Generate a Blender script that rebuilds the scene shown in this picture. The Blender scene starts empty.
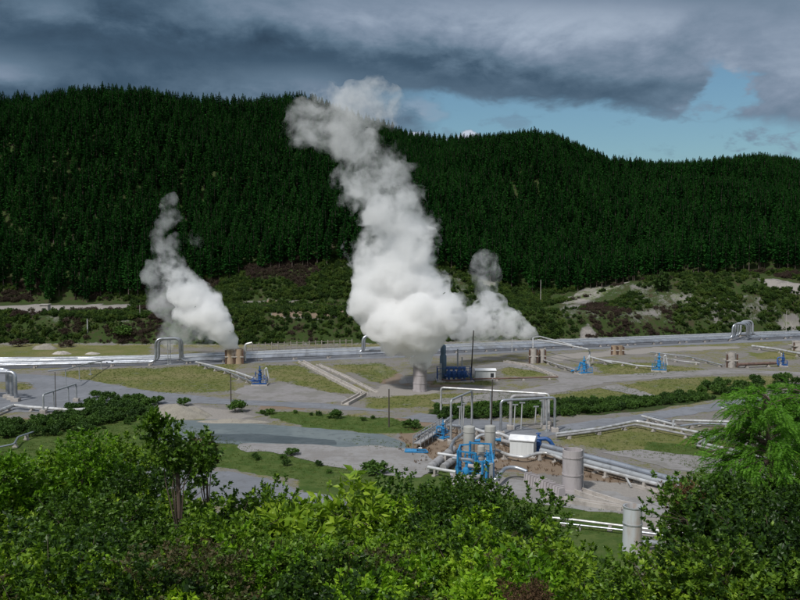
import bpy, math, random
import numpy as np
from mathutils import Vector, Matrix

# ------------------------------------------------------------------ camera
scene = bpy.context.scene
C = scene.collection
CAMZ, FPX = 31.0, 860.0
PITCH = math.atan(60.0 / FPX)
cd = bpy.data.cameras.new('camera')
cam = bpy.data.objects.new('camera', cd)
C.objects.link(cam)
cam.location = (0, 0, CAMZ)
cam.rotation_euler = (math.pi / 2 - PITCH, 0, 0)
cd.sensor_width = 36
cd.lens = 36 * FPX / 800
cd.clip_start = 0.1
cd.clip_end = 20000
scene.camera = cam

SUN_EL, SUN_AZ = math.radians(52), math.radians(215)   # azimuth clockwise from +Y: behind the camera, to the left
SUN_DIR = Vector((math.cos(SUN_EL) * math.sin(SUN_AZ), math.cos(SUN_EL) * math.cos(SUN_AZ), math.sin(SUN_EL)))
sd = bpy.data.lights.new('sun', 'SUN')
sun = bpy.data.objects.new('sun', sd)
C.objects.link(sun)
sun.location = (0, 0, 300)
sun.rotation_euler = SUN_DIR.to_track_quat('Z', 'Y').to_euler()
sd.energy = 2.3
sd.angle = math.radians(4)
sd.color = (1.0, 0.97, 0.93)

vs = scene.view_settings
vs.view_transform = 'Standard'
vs.look = 'None'
vs.gamma = 1.0
vs.use_curve_mapping = False
vs.exposure = 0.5

scene.render.engine = 'CYCLES'
cy = scene.cycles
cy.use_denoising = True
cy.max_bounces = 20
cy.diffuse_bounces = 3
cy.glossy_bounces = 2
cy.transmission_bounces = 3
cy.transparent_max_bounces = 6
cy.volume_bounces = 20
cy.volume_step_rate = 0.35
cy.volume_max_steps = 160
cy.sample_clamp_indirect = 6


# ------------------------------------------------------------------ node helper
class NT:
    def __init__(s, tree):
        s.t = tree
        s.n = tree.nodes
        s.l = tree.links

    def put(s, sock, v):
        if v is None:
            return
        if isinstance(v, bpy.types.NodeSocket):
            s.l.new(v, sock)
        else:
            if sock.type == 'RGBA' and len(v) == 3:
                v = (*v, 1)
            sock.default_value = v

    def m(s, op, a, b=None, c=None, clamp=False):
        n = s.n.new('ShaderNodeMath')
        n.operation = op
        n.use_clamp = clamp
        s.put(n.inputs[0], a)
        s.put(n.inputs[1], b)
        s.put(n.inputs[2], c)
        return n.outputs[0]

    def vm(s, op, a, b=None, scale=None):
        n = s.n.new('ShaderNodeVectorMath')
        n.operation = op
        s.put(n.inputs[0], a)
        s.put(n.inputs[1], b)
        if scale is not None:
            s.put(n.inputs['Scale'], scale)
        return n.outputs['Value'] if op in ('LENGTH', 'DISTANCE', 'DOT_PRODUCT') else n.outputs[0]

    def noise(s, vec, scale, detail=4, rough=0.55, dist=0.0, col=False):
        n = s.n.new('ShaderNodeTexNoise')
        s.put(n.inputs['Vector'], vec)
        n.inputs['Scale'].default_value = scale
        n.inputs['Detail'].default_value = detail
        n.inputs['Roughness'].default_value = rough
        n.inputs['Distortion'].default_value = dist
        return n.outputs['Color' if col else 'Fac']

    def mix(s, f, a, b):
        n = s.n.new('ShaderNodeMix')
        n.data_type = 'RGBA'
        s.put(n.inputs[0], f)
        s.put(n.inputs[6], a)
        s.put(n.inputs[7], b)
        return n.outputs[2]

    def ss(s, x, a, b, lo=0.0, hi=1.0):
        n = s.n.new('ShaderNodeMapRange')
        n.interpolation_type = 'SMOOTHSTEP'
        s.put(n.inputs[0], x)
        s.put(n.inputs[1], a)
        s.put(n.inputs[2], b)
        s.put(n.inputs[3], lo)
        s.put(n.inputs[4], hi)
        return n.outputs[0]

    def ramp(s, f, stops):
        n = s.n.new('ShaderNodeValToRGB')
        el = n.color_ramp.elements
        while len(el) < len(stops):
            el.new(0.5)
        for e, (p, c) in zip(el, stops):
            e.position = p
            e.color = (*c, 1)
        s.put(n.inputs[0], f)
        return n.outputs[0]

    def xyz(s, v):
        n = s.n.new('ShaderNodeSeparateXYZ')
        s.put(n.inputs[0], v)
        return n.outputs

    def comb(s, x, y, z):
        n = s.n.new('ShaderNodeCombineXYZ')
        s.put(n.inputs[0], x)
        s.put(n.inputs[1], y)
        s.put(n.inputs[2], z)
        return n.outputs[0]


def lin(r, g, b):
    f = lambda c: (c / 255 / 12.92) if c / 255 <= 0.04045 else ((c / 255 + 0.055) / 1.055) ** 2.4
    return (f(r), f(g), f(b))


# ------------------------------------------------------------------ world: blue sky behind a broken deck of rain cloud
world = bpy.data.worlds.new('World')
scene.world = world
world.use_nodes = True
w = NT(world.node_tree)
w.n.clear()
out = w.n.new('ShaderNodeOutputWorld')
sky = w.n.new('ShaderNodeTexSky')
sky.sky_type = 'NISHITA'
sky.sun_disc = False
sky.sun_elevation = SUN_EL
sky.sun_rotation = SUN_AZ
bg_sky = w.n.new('ShaderNodeBackground')
skt = w.n.new('ShaderNodeMix')
skt.data_type = 'RGBA'
skt.blend_type = 'MULTIPLY'
skt.inputs[0].default_value = 1
w.l.new(sky.outputs[0], skt.inputs[6])
skt.inputs[7].default_value = (0.72, 0.95, 1.02, 1)
w.l.new(skt.outputs[2], bg_sky.inputs[0])
bg_sky.inputs[1].default_value = 0.055
tc = w.n.new('ShaderNodeTexCoord')
X, Y, Z = w.xyz(tc.outputs['Generated'])
hyp = w.m('SQRT', w.m('ADD', w.m('MULTIPLY', X, X), w.m('MULTIPLY', Y, Y)))
el = w.m('DIVIDE', Z, w.m('MAXIMUM', hyp, 0.02))              # tan of elevation
az = w.m('ARCTAN2', X, Y)                                     # 0 straight ahead, positive right
zz = w.m('ADD', w.m('MAXIMUM', Z, 0.0), 0.16)
plane = w.comb(w.m('DIVIDE', X, zz), w.m('DIVIDE', Y, zz), 0.0)
ang = w.comb(w.m('MULTIPLY', az, 1.0), w.m('MULTIPLY', el, 1.9), 0.3)
n_big = w.noise(plane, 0.9, 5, 0.55, 0.3)
n_det = w.noise(ang, 7.0, 7, 0.58, 0.4)
n_fine = w.noise(ang, 17.0, 6, 0.6, 0.2)
nd = w.m('SUBTRACT', n_det, 0.5)
nf = w.m('SUBTRACT', n_fine, 0.5)
# the gap: low and to the right of straight ahead
elw = w.m('ADD', el, w.m('ADD', w.m('MULTIPLY', nd, 0.060), w.m('MULTIPLY', nf, 0.030)))
azw = w.m('ADD', az, w.m('ADD', w.m('MULTIPLY', w.m('SUBTRACT', w.noise(ang, 5.0, 6, 0.6), 0.5), 0.22), w.m('MULTIPLY', nf, 0.06)))


def blob(a0, e0, ra, re, slope=0.0):
    """soft cloud patch centred at azimuth a0 and elevation e0"""
    e_ = w.m('SUBTRACT', w.m('SUBTRACT', elw, e0), w.m('MULTIPLY', w.m('SUBTRACT', azw, a0), slope))
    d_ = w.m('ADD', w.m('POWER', w.m('DIVIDE', w.m('SUBTRACT', azw, a0), ra), 2.0), w.m('POWER', w.m('DIVIDE', e_, re), 2.0))
    return w.m('EXPONENT', w.m('MULTIPLY', d_, -1.0))


gap_top = w.m('ADD', 0.146, w.m('MULTIPLY', w.m('SUBTRACT', az, 0.2), -0.13))
g1 = w.ss(elw, w.m('ADD', gap_top, 0.010), w.m('SUBTRACT', gap_top, 0.006))
g1 = w.m('MULTIPLY', g1, w.ss(azw, -0.02, 0.05))
g2 = w.ss(blob(0.335, 0.155, 0.040, 0.048), 0.42, 0.75)
scud = w.ss(w.m('ADD', n_fine, w.m('MULTIPLY', nd, 0.5)), 0.52, 0.66)
scud = w.m('MULTIPLY', scud, w.m('ADD', 0.4, w.m('MULTIPLY', w.ss(az, 0.26, 0.42), 0.55)))
gap = w.m('MAXIMUM', g1, g2)
gap = w.m('MULTIPLY', gap, w.m('SUBTRACT', 1.0, scud), clamp=True)
# small far cumulus rising over the ridge
cum = w.m('MAXIMUM', w.ss(w.m('ADD', w.m('POWER', w.m('DIVIDE', w.m('SUBTRACT', az, 0.050), 0.045), 2.0), w.m('ADD', w.m('POWER', w.m('DIVIDE', w.m('SUBTRACT', el, 0.114), 0.011), 2.0), w.m('MULTIPLY', nf, 9.0))), 1.3, 0.3),
          w.m('MULTIPLY', w.ss(blob(0.03, 0.148, 0.03, 0.020), 0.4, 0.9), 0.35))
# cloud tone
tone = w.m('ADD', 0.25, w.m('MULTIPLY', w.ss(azw, -0.34, 0.06), 0.27))
for (a0, e0, ra, re_, sl, amt) in ((0.18, 0.245, 0.20, 0.04, -0.05, 0.36), (0.41, 0.175, 0.10, 0.06, 0.0, 0.34), (-0.10, 0.262, 0.16, 0.03, 0.0, 0.16), (-0.46, 0.176, 0.10, 0.020, 0.0, 0.42),
                                  (-0.12, 0.176, 0.10, 0.020, 0.0, 0.20), (-0.36, 0.250, 0.16, 0.020, -0.1, 0.14), (0.02, 0.192, 0.24, 0.024, -0.16, -0.24), (-0.24, 0.215, 0.14, 0.022, -0.1, -0.10), (0.42, 0.285, 0.20, 0.022, 0.0, -0.42)):
    tone = w.m('ADD', tone, w.m('MULTIPLY', blob(a0, e0, ra, re_, sl), amt))
tone = w.m('ADD', tone, w.m('MULTIPLY', nd, 0.75))
tone = w.m('ADD', tone, w.m('MULTIPLY', nf, 0.40))
ccol = w.ramp(tone, [(0.0, lin(44, 62, 80)), (0.25, lin(66, 88, 108)), (0.5, lin(96, 118, 138)), (0.75, lin(128, 144, 164)), (1.0, lin(162, 176, 194))])
ccol = w.mix(cum, ccol, lin(190, 198, 214))
# the deck is thin and bright overhead and behind the camera, where the daylight comes through
over = w.m('MAXIMUM', w.ss(el, 0.34, 1.1), w.ss(Y, 0.15, -0.5))
over = w.m('MULTIPLY', over, w.ss(Z, -0.05, 0.1))
ccol = w.mix(over, ccol, (0.40, 0.44, 0.50))
bg_c = w.n.new('ShaderNodeBackground')
w.l.new(ccol, bg_c.inputs[0])
bg_c.inputs[1].default_value = 0.72
ms = w.n.new('ShaderNodeMixShader')
gapf = w.m('MULTIPLY', gap, w.m('SUBTRACT', 1.0, w.m('MULTIPLY', cum, 1.0)))
w.l.new(gapf, ms.inputs[0])
w.l.new(bg_c.outputs[0], ms.inputs[1])
w.l.new(bg_sky.outputs[0], ms.inputs[2])
w.l.new(ms.outputs[0], out.inputs[0])
world.cycles.sampling_method = 'MANUAL'
world.cycles.sample_map_resolution = 512

# ------------------------------------------------------------------ maths
CT, ST = math.cos(PITCH), math.sin(PITCH)


def ray(px, py):
    dx, dy = (px - 400) / FPX, (300 - py) / FPX
    return (dx, CT + dy * ST, -ST + dy * CT)


def W(px, py, z=0.0):
    """world point at height z seen at pixel (px, py) of the 800x600 photograph"""
    d = ray(px, py)
    k = (z - CAMZ) / d[2]
    return Vector((d[0] * k, d[1] * k, z))


def WD(px, py, y):
    """world point at distance y ahead seen at that pixel"""
    d = ray(px, py)
    k = y / d[1]
    return Vector((d[0] * k, y, CAMZ + d[2] * k))


def proj(x, y, z):
    yy, zz_ = y, z - CAMZ
    dep = yy * CT - zz_ * ST
    up = yy * ST + zz_ * CT
    dep = np.maximum(dep, 0.01)
    return 400 + FPX * x / dep, 300 - FPX * up / dep


RNG = np.random.default_rng(7)
_perm = np.random.default_rng(3).random((256, 256))


def vnoise(x, y):
    xi, yi = np.floor(x).astype(int), np.floor(y).astype(int)
    fx, fy = x - xi, y - yi
    fx, fy = fx * fx * (3 - 2 * fx), fy * fy * (3 - 2 * fy)
    g = lambda a, b: _perm[a & 255, b & 255]
    return (g(xi, yi) * (1 - fx) + g(xi + 1, yi) * fx) * (1 - fy) + (g(xi, yi + 1) * (1 - fx) + g(xi + 1, yi + 1) * fx) * fy


def fbm(x, y, o=4):
    s, a, t = 0, 0.5, 0
    for k in range(o):
        s = s + a * vnoise(x * 2 ** k + 17.3 * k, y * 2 ** k + 9.1 * k)
        t += a
        a *= 0.5
    return s / t - 0.5


SKYL = np.array([(-400, 150), (-150, 120), (0, 98), (60, 97), (90, 90), (130, 89), (180, 97), (240, 103), (300, 99), (345, 112), (400, 131), (440, 136), (480, 140),
                 (515, 137), (552, 139), (580, 151), (610, 164), (650, 169), (690, 168), (720, 164), (750, 160), (780, 161), (810, 168), (900, 180), (1100, 160), (1300, 160)], float)
FEDGE = np.array([(-400, 302), (0, 303), (140, 302), (200, 290), (250, 272), (330, 268), (400, 270), (450, 275), (490, 288), (540, 296), (575, 294), (640, 282), (700, 275), (760, 277), (820, 279), (1300, 280)], float)
RIDGE = np.array([(-400, 430), (0, 450), (140, 440), (300, 480), (420, 560), (540, 540), (640, 640), (740, 600), (830, 640), (1300, 640)], float)
Y_F = 300.0


def height(x, y):
    x = np.asarray(x, float)
    y = np.asarray(y, float)
    near = np.interp(y, [-200, -30, 0, 4, 8, 14, 25, 45, 62, 74], [60, 33, 29.3, 28.0, 25.3, 21.8, 16.3, 8, 2, 0])
    near = near + fbm(x / 9, y / 9) * np.clip((70 - y) / 30, 0, 1) * 1.0
    px = np.clip(400 + FPX * x / np.maximum(y, 60), -400, 1300)
    zf = CAMZ - Y_F * (np.interp(px, FEDGE[:, 0], FEDGE[:, 1]) - 240) / FPX
    terr = 8.0 + np.interp(px, [0, 150, 240, 400, 560, 800], [0, 0, 1.2, 1.0, 0, 0.5])
    b0 = np.interp(px, [-400, 0, 250, 400, 600, 800, 1200], [252, 252, 249, 252, 266, 281, 290])
    n = fbm(x / 8, y / 8)
    t1 = np.clip((y - b0) / 11, 0, 1)
    t1 = t1 * t1 * (3 - 2 * t1)
    z1 = t1 * terr
    t2 = np.clip((y - 283) / (Y_F - 283), 0, 1)
    z2 = z1 + t2 * (zf - terr) * t1
    yr = np.interp(px, RIDGE[:, 0], RIDGE[:, 1])
    sk = np.interp(px, SKYL[:, 0], SKYL[:, 1])
    dy = (300 - sk) / FPX
    zr = CAMZ + yr * (-ST + dy * CT) / (CT + dy * ST) - 9.5
    t3 = (y - Y_F) / (yr - Y_F)
    tt = np.clip(t3, 0, 1)
    prof = 0.25 * tt + 0.75 * (1 - (1 - tt) ** 1.5)
    hill = zf + (zr - zf) * prof + (fbm(x / 75, y / 140, 3) * 62) * np.sin(np.pi * tt) ** 1.0
    hill = np.where(t3 < 1, np.minimum(hill, CAMZ + (zr - CAMZ) * y / np.maximum(yr, 1) - 1.5 * (1 - tt)), hill)
    hill = hill - np.clip(t3 - 1, 0, 5) * 38
    z = np.where(y < 74, near, np.where(y < Y_F, z2 + n * 1.6 * t1 * np.clip((Y_F - y) / 8, 0, 1), hill))
    return z


def H(x, y):
    return float(height(np.array([x]), np.array([y]))[0])


def inpoly(px, py, poly):
    r = np.zeros(px.shape, bool)
    n = len(poly)
    for i in range(n):
        x0, y0 = poly[i]
        x1, y1 = poly[(i + 1) % n]
        c = ((y0 > py) != (y1 > py)) & (px < (x1 - x0) * (py - y0) / (y1 - y0 + 1e-12) + x0)
        r ^= c
    return r


# ------------------------------------------------------------------ materials
def mat(name):
    m = bpy.data.materials.new(name)
    m.use_nodes = True
    t = NT(m.node_tree)
    b = t.n['Principled BSDF']
    return m, t, b


def bump(t, b, h, dist, strength=1.0):
    n = t.n.new('ShaderNodeBump')
    n.inputs['Strength'].default_value = strength
    n.inputs['Distance'].default_value = dist
    t.l.new(h, n.inputs['Height'])
    t.l.new(n.outputs[0], b.inputs['Normal'])


def simple(name, c, rough=0.6, metal=0.0, var=0.25, scale=1.5, c2=None, streak=False, bumpd=0.0):
    m, t, b = mat(name)
    co = t.n.new('ShaderNodeTexCoord').outputs['Object']
    if streak:
        mp = t.n.new('ShaderNodeMapping')
        mp.inputs['Scale'].default_value = (1, 1, 0.18)
        t.l.new(co, mp.inputs[0])
        co = mp.outputs[0]
    n = t.noise(co, scale, 5, 0.65)
    c2 = c2 or tuple(k * (1 - var * 1.6) for k in c)
    oi = t.n.new('ShaderNodeObjectInfo').outputs['Random']
    f = t.ss(t.m('ADD', n, t.m('MULTIPLY', t.m('SUBTRACT', oi, 0.5), 0.12)), 0.42, 0.72)
    t.put(b.inputs['Base Color'], t.mix(f, c, c2))
    b.inputs['Roughness'].default_value = rough
    b.inputs['Metallic'].default_value = metal
    if bumpd:
        bump(t, b, t.noise(co, scale * 5, 4), bumpd)
    return m


M = {}
M['alu'] = simple('aluminium_cladding', (0.50, 0.53, 0.58), 0.38, 0.8, 0.2, 0.5, c2=(0.30, 0.31, 0.33))
M['white_pipe'] = simple('white_painted_steel', (0.60, 0.61, 0.62), 0.4, 0.4, 0.2, 0.9, c2=(0.36, 0.35, 0.33))
M['dull_pipe'] = simple('weathered_cladding', (0.34, 0.34, 0.35), 0.6, 0.1, 0.25, 1.0, c2=(0.2, 0.19, 0.18))
M['grey_steel'] = simple('grey_steel', (0.40, 0.42, 0.44), 0.45, 0.4, 0.25, 1.0)
M['dark_steel'] = simple('dark_steel', (0.06, 0.06, 0.065), 0.6)
M['blue'] = simple('blue_paint', (0.03, 0.24, 0.50), 0.45, 0, 0.3, 2.0, c2=(0.015, 0.12, 0.28))
M['deep_blue'] = simple('deep_blue_paint', (0.02, 0.09, 0.30), 0.45, 0, 0.3, 2.0, c2=(0.01, 0.05, 0.15))
M['blue_grey'] = simple('blue_grey_paint', (0.10, 0.17, 0.24), 0.5, 0, 0.2, 1.0, streak=True)
M['tank'] = simple('grey_tank_paint', (0.36, 0.36, 0.34), 0.6, 0, 0.15, 1.0, streak=True)
M['concrete'] = simple('weathered_concrete', (0.40, 0.37, 0.38), 0.9, 0, 0.22, 1.2, c2=(0.26, 0.235, 0.235), streak=True, bumpd=0.03)
M['concrete_pale'] = simple('pale_concrete', (0.42, 0.39, 0.36), 0.9, 0, 0.22, 0.8, c2=(0.25, 0.23, 0.21), bumpd=0.03)
M['rust_steel'] = simple('rust_streaked_steel', (0.50, 0.53, 0.56), 0.6, 0.1, 0.3, 0.8, c2=(0.38, 0.31, 0.26), streak=True)
M['timber'] = simple('tan_timber', (0.36, 0.27, 0.19), 0.85, 0, 0.3, 1.5, streak=True)
M['dark_timber'] = simple('dark_timber', (0.12, 0.07, 0.05), 0.9, 0, 0.3, 1.5)
M['pole_wood'] = simple('pole_wood', (0.07, 0.06, 0.05), 0.9, 0, 0.2, 2)
M['hut'] = simple('hut_paint', (0.66, 0.68, 0.68), 0.6, 0, 0.12, 1, streak=True)
M['hut_roof'] = simple('hut_roof_paint', (0.82, 0.83, 0.85), 0.45, 0, 0.12, 1)
M['window'] = simple('dark_glass', (0.03, 0.035, 0.04), 0.15)
M['rust_pipe'] = simple('brown_pipe', (0.16, 0.10, 0.08), 0.8, 0, 0.3, 1.2)
M['bark'] = simple('bark', (0.11, 0.08, 0.06), 0.95, 0, 0.3, 4)
M['pine_bark'] = simple('pine_bark', (0.13, 0.10, 0.085), 0.95, 0, 0.3, 2)
M['rock'] = simple('rock', (0.28, 0.26, 0.22), 0.95, 0, 0.3, 0.8, c2=(0.22, 0.20, 0.17), bumpd=0.15)

M['dark_rock'] = simple('dark_rock', (0.19, 0.175, 0.16), 0.95, 0, 0.3, 0.8, c2=(0.09, 0.085, 0.07), bumpd=0.2)


def surface(name, c, c2, scale, bumpd, rough=0.92, c3=None, thr=(0.45, 0.62)):
    m, t, b = mat(name)
    co = t.n.new('ShaderNodeTexCoord').outputs['Object']
    n1 = t.noise(co, scale, 6, 0.65)
    n2 = t.noise(co, scale * 6, 5, 0.7)
    n3 = t.noise(co, scale * 30, 4, 0.7)
    mp = t.n.new('ShaderNodeMapping')
    mp.inputs['Rotation'].default_value = (0, 0, math.radians(-6))
    mp.inputs['Scale'].default_value = (0.05, 1.0, 1.0)
    t.l.new(co, mp.inputs[0])
    n4 = t.noise(mp.outputs[0], 1.1, 3, 0.6)
    col = t.mix(t.ss(n1, *thr), c, c2)
    col = t.mix(t.m('MULTIPLY', t.ss(n2, 0.48, 0.66), 0.75), col, c3 or tuple(k * 0.7 for k in c))
    col = t.mix(t.m('MULTIPLY', t.ss(n4, 0.52, 0.66), 0.45), col, tuple(k * 0.72 for k in c))
    col = t.mix(t.m('MULTIPLY', t.ss(n3, 0.5, 0.7), 0.3), col, tuple(k * 1.35 for k in c))
    t.put(b.inputs['Base Color'], col)
    b.inputs['Roughness'].default_value = rough
    bump(t, b, n2, bumpd)
    return m


M['asphalt'] = surface('asphalt', (0.155, 0.165, 0.185), (0.19, 0.20, 0.225), 0.12, 0.02, c3=(0.12, 0.125, 0.135))
M['seal'] = surface('wet_seal', (0.115, 0.145, 0.155), (0.15, 0.18, 0.185), 0.1, 0.015, 0.7)
M['dark_seal'] = surface('dark_seal', (0.06, 0.08, 0.09), (0.08, 0.10, 0.11), 0.15, 0.015, 0.6)
M['gravel'] = surface('gravel', (0.23, 0.22, 0.22), (0.17, 0.165, 0.15), 0.2, 0.06, c3=(0.16, 0.15, 0.14))
M['pale_gravel'] = surface('pale_gravel', (0.25, 0.245, 0.245), (0.20, 0.19, 0.185), 0.2, 0.06, c3=(0.18, 0.17, 0.15))


def ground_mat():
    m, t, b = mat('ground_cover')
    co = t.n.new('ShaderNodeTexCoord').outputs['Object']

    def A(name):
        a = t.n.new('ShaderNodeAttribute')
        a.attribute_name = name
        return t.xyz(a.outputs['Color'])
    g, br, pl = A('cover_a')      # dry grass, brown earth, pale gravel
    lush, scrub, _ = A('cover_b')
    nA = t.noise(co, 0.09, 6, 0.7)
    nB = t.noise(co, 0.45, 6, 0.7)
    nC = t.noise(co, 2.2, 5, 0.75)
    nn = t.m('ADD', t.m('MULTIPLY', t.m('SUBTRACT', nA, 0.5), 1.1), t.m('ADD', t.m('MULTIPLY', t.m('SUBTRACT', nB, 0.5), 1.0), t.m('MULTIPLY', t.m('SUBTRACT', nC, 0.5), 0.7)))
    grey = t.mix(nB, (0.15, 0.14, 0.135), (0.25, 0.235, 0.22))
    col = t.mix(t.ss(t.m('ADD', pl, nn), 0.4, 0.62), grey, t.mix(nC, (0.20, 0.185, 0.17), (0.36, 0.335, 0.31)))
    col = t.mix(t.ss(t.m('ADD', br, nn), 0.38, 0.62), col, t.mix(nB, (0.27, 0.21, 0.155), (0.15, 0.11, 0.08)))
    dry = t.mix(t.ss(nA, 0.35, 0.65), (0.12, 0.14, 0.036), (0.20, 0.18, 0.085))
    dry = t.mix(t.ss(nC, 0.45, 0.7), dry, (0.085, 0.10, 0.03))
    col = t.mix(t.ss(t.m('ADD', g, nn), 0.36, 0.60), col, dry)
    lu = t.mix(t.ss(nB, 0.35, 0.65), (0.05, 0.09, 0.018), (0.09, 0.122, 0.033))
    lu = t.mix(t.ss(nC, 0.5, 0.75), lu, (0.035, 0.075, 0.015))
    col = t.mix(t.ss(t.m('ADD', lush, t.m('MULTIPLY', nn, 0.7)), 0.36, 0.60), col, lu)
    sc = t.mix(t.ss(nB, 0.45, 0.7), (0.035, 0.06, 0.015), (0.065, 0.05, 0.033))
    sc = t.mix(t.ss(nC, 0.5, 0.75), sc, (0.05, 0.075, 0.02))
    col = t.mix(t.ss(t.m('ADD', scrub, t.m('MULTIPLY', nn, 0.8)), 0.36, 0.60), col, sc)
    t.put(b.inputs['Base Color'], col)
    b.inputs['Roughness'].default_value = 0.97
    b.inputs['Specular IOR Level'].default_value = 0.15
    bump(t, b, t.m('ADD', nC, nB), 0.22, 0.8)
    return m


M['ground'] = ground_mat()


def leaf_mat(name, cols, rough=0.4, trans=0.25, spec=0.28):
    m, t, b = mat(name)
    geo = t.n.new('ShaderNodeNewGeometry')
    oi = t.n.new('ShaderNodeObjectInfo')
    co = t.n.new('ShaderNodeTexCoord').outputs['Object']
    n = t.noise(co, 1.3, 2)
    f = t.m('ADD', t.m('MULTIPLY', geo.outputs['Random Per Island'], 0.5), t.m('ADD', t.m('MULTIPLY', n, 0.55), t.m('MULTIPLY', t.m('SUBTRACT', oi.outputs['Random'], 0.55), 0.75)))
    col = t.ramp(f, [(i / (len(cols) - 1), c) for i, c in enumerate(cols)])
    t.put(b.inputs['Base Color'], col)
    b.inputs['Roughness'].default_value = rough
    b.inputs['Specular IOR Level'].default_value = spec
    if trans:
        tr = t.n.new('ShaderNodeBsdfTranslucent')
        t.l.new(t.vm('MULTIPLY', col, (1.3, 1.5, 0.6)), tr.inputs[0])
        mx = t.n.new('ShaderNodeMixShader')
        mx.inputs[0].default_value = trans
        t.l.new(b.outputs[0], mx.inputs[1])
        t.l.new(tr.outputs[0], mx.inputs[2])
        t.l.new(mx.outputs[0], t.n['Material Output'].inputs[0])
    return m


M['leaf_dark'] = leaf_mat('dark_leaf', [(0.015, 0.036, 0.007), (0.038, 0.088, 0.010), (0.082, 0.16, 0.016), (0.16, 0.26, 0.03)], 0.42)
M['leaf_mid'] = leaf_mat('mid_leaf', [(0.020, 0.048, 0.006), (0.065, 0.135, 0.010), (0.145, 0.25, 0.015), (0.26, 0.37, 0.03)], 0.45)
M['leaf_yellow'] = leaf_mat('bright_leaf', [(0.045, 0.11, 0.007), (0.11, 0.24, 0.010), (0.20, 0.36, 0.016), (0.32, 0.46, 0.03)], 0.42, 0.3)
M['leaf_bronze'] = leaf_mat('bronze_leaf', [(0.03, 0.04, 0.012), (0.06, 0.06, 0.02), (0.10, 0.075, 0.035), (0.07, 0.12, 0.03)], 0.6)
M['wattle'] = leaf_mat('wattle_leaf', [(0.06, 0.17, 0.015), (0.14, 0.32, 0.025), (0.26, 0.44, 0.05)], 0.55, 0.4)
M['dead'] = leaf_mat('dead_leaf', [(0.07, 0.045, 0.025), (0.13, 0.075, 0.04), (0.2, 0.13, 0.07)], 0.85, 0.1, 0.1)
M['scrub'] = leaf_mat('scrub_leaf', [(0.02, 0.04, 0.010), (0.035, 0.075, 0.014), (0.065, 0.12, 0.02), (0.11, 0.15, 0.03)], 0.7, 0.15, 0.2)
M['scrub_brown'] = leaf_mat('brown_scrub_leaf', [(0.05, 0.035, 0.03), (0.075, 0.05, 0.04), (0.06, 0.065, 0.03)], 0.8, 0.1, 0.2)
M['hedge'] = leaf_mat('hedge_leaf', [(0.02, 0.05, 0.01), (0.045, 0.10, 0.014), (0.08, 0.16, 0.025)], 0.6, 0.15, 0.3)
M['grass'] = leaf_mat('grass_blade', [(0.04, 0.08, 0.015), (0.08, 0.13, 0.025), (0.15, 0.16, 0.05)], 0.8, 0.2, 0.1)
M['pine'] = leaf_mat('pine_needles', [(0.006, 0.028, 0.007), (0.010, 0.045, 0.009), (0.016, 0.064, 0.012), (0.024, 0.086, 0.016)], 0.9, 0.0, 0.0)


# ------------------------------------------------------------------ object helpers
def tag(o, label=None, cat=None, group=None, kind=None):
    if label:
        o['label'] = label
    if cat:
        o['category'] = cat
    if group:
        o['group'] = group
    if kind:
        o['kind'] = kind
    return o


def thing(name, label, cat, loc, group=None):
    o = bpy.data.objects.new(name, None)
    C.objects.link(o)
    o.location = loc
    o.empty_display_size = 0.3
    return tag(o, label, cat, group)


def link(name, me, parent=None, loc=(0, 0, 0)):
    o = bpy.data.objects.new(name, me)
    C.objects.link(o)
    o.location = loc
    if parent:
        o.parent = parent
    return o


def mesh_np(name, V, F, m, smooth=False):
    """V (n,3), F (k,3) or (k,4) arrays"""
    me = bpy.data.meshes.new(name)
    V = np.asarray(V, np.float32)
    F = np.asarray(F, np.int32)
    me.vertices.add(len(V))
    me.vertices.foreach_set('co', V.ravel())
    k = F.shape[1]
    me.loops.add(F.size)
    me.loops.foreach_set('vertex_index', F.ravel())
    me.polygons.add(len(F))
    me.polygons.foreach_set('loop_start', np.arange(0, F.size, k, dtype=np.int32))
    me.polygons.foreach_set('loop_total', np.full(len(F), k, np.int32))
    if smooth:
        me.polygons.foreach_set('use_smooth', np.ones(len(F), bool))
    me.materials.append(m)
    me.update(calc_edges=True)
    return me


def fillet(pts, rad, n=5):
    pts = [Vector(p) for p in pts]
    res = [pts[0]]
    for a, b, c in zip(pts, pts[1:], pts[2:]):
        u, v = (a - b), (c - b)
        r = min(rad, u.length * 0.49, v.length * 0.49)
        p, q = b + u.normalized() * r, b + v.normalized() * r
        for i in range(n + 1):
            t = i / n
            res.append(p * (1 - t) ** 2 + b * 2 * t * (1 - t) + q * t * t)
    res.append(pts[-1])
    return res


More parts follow.
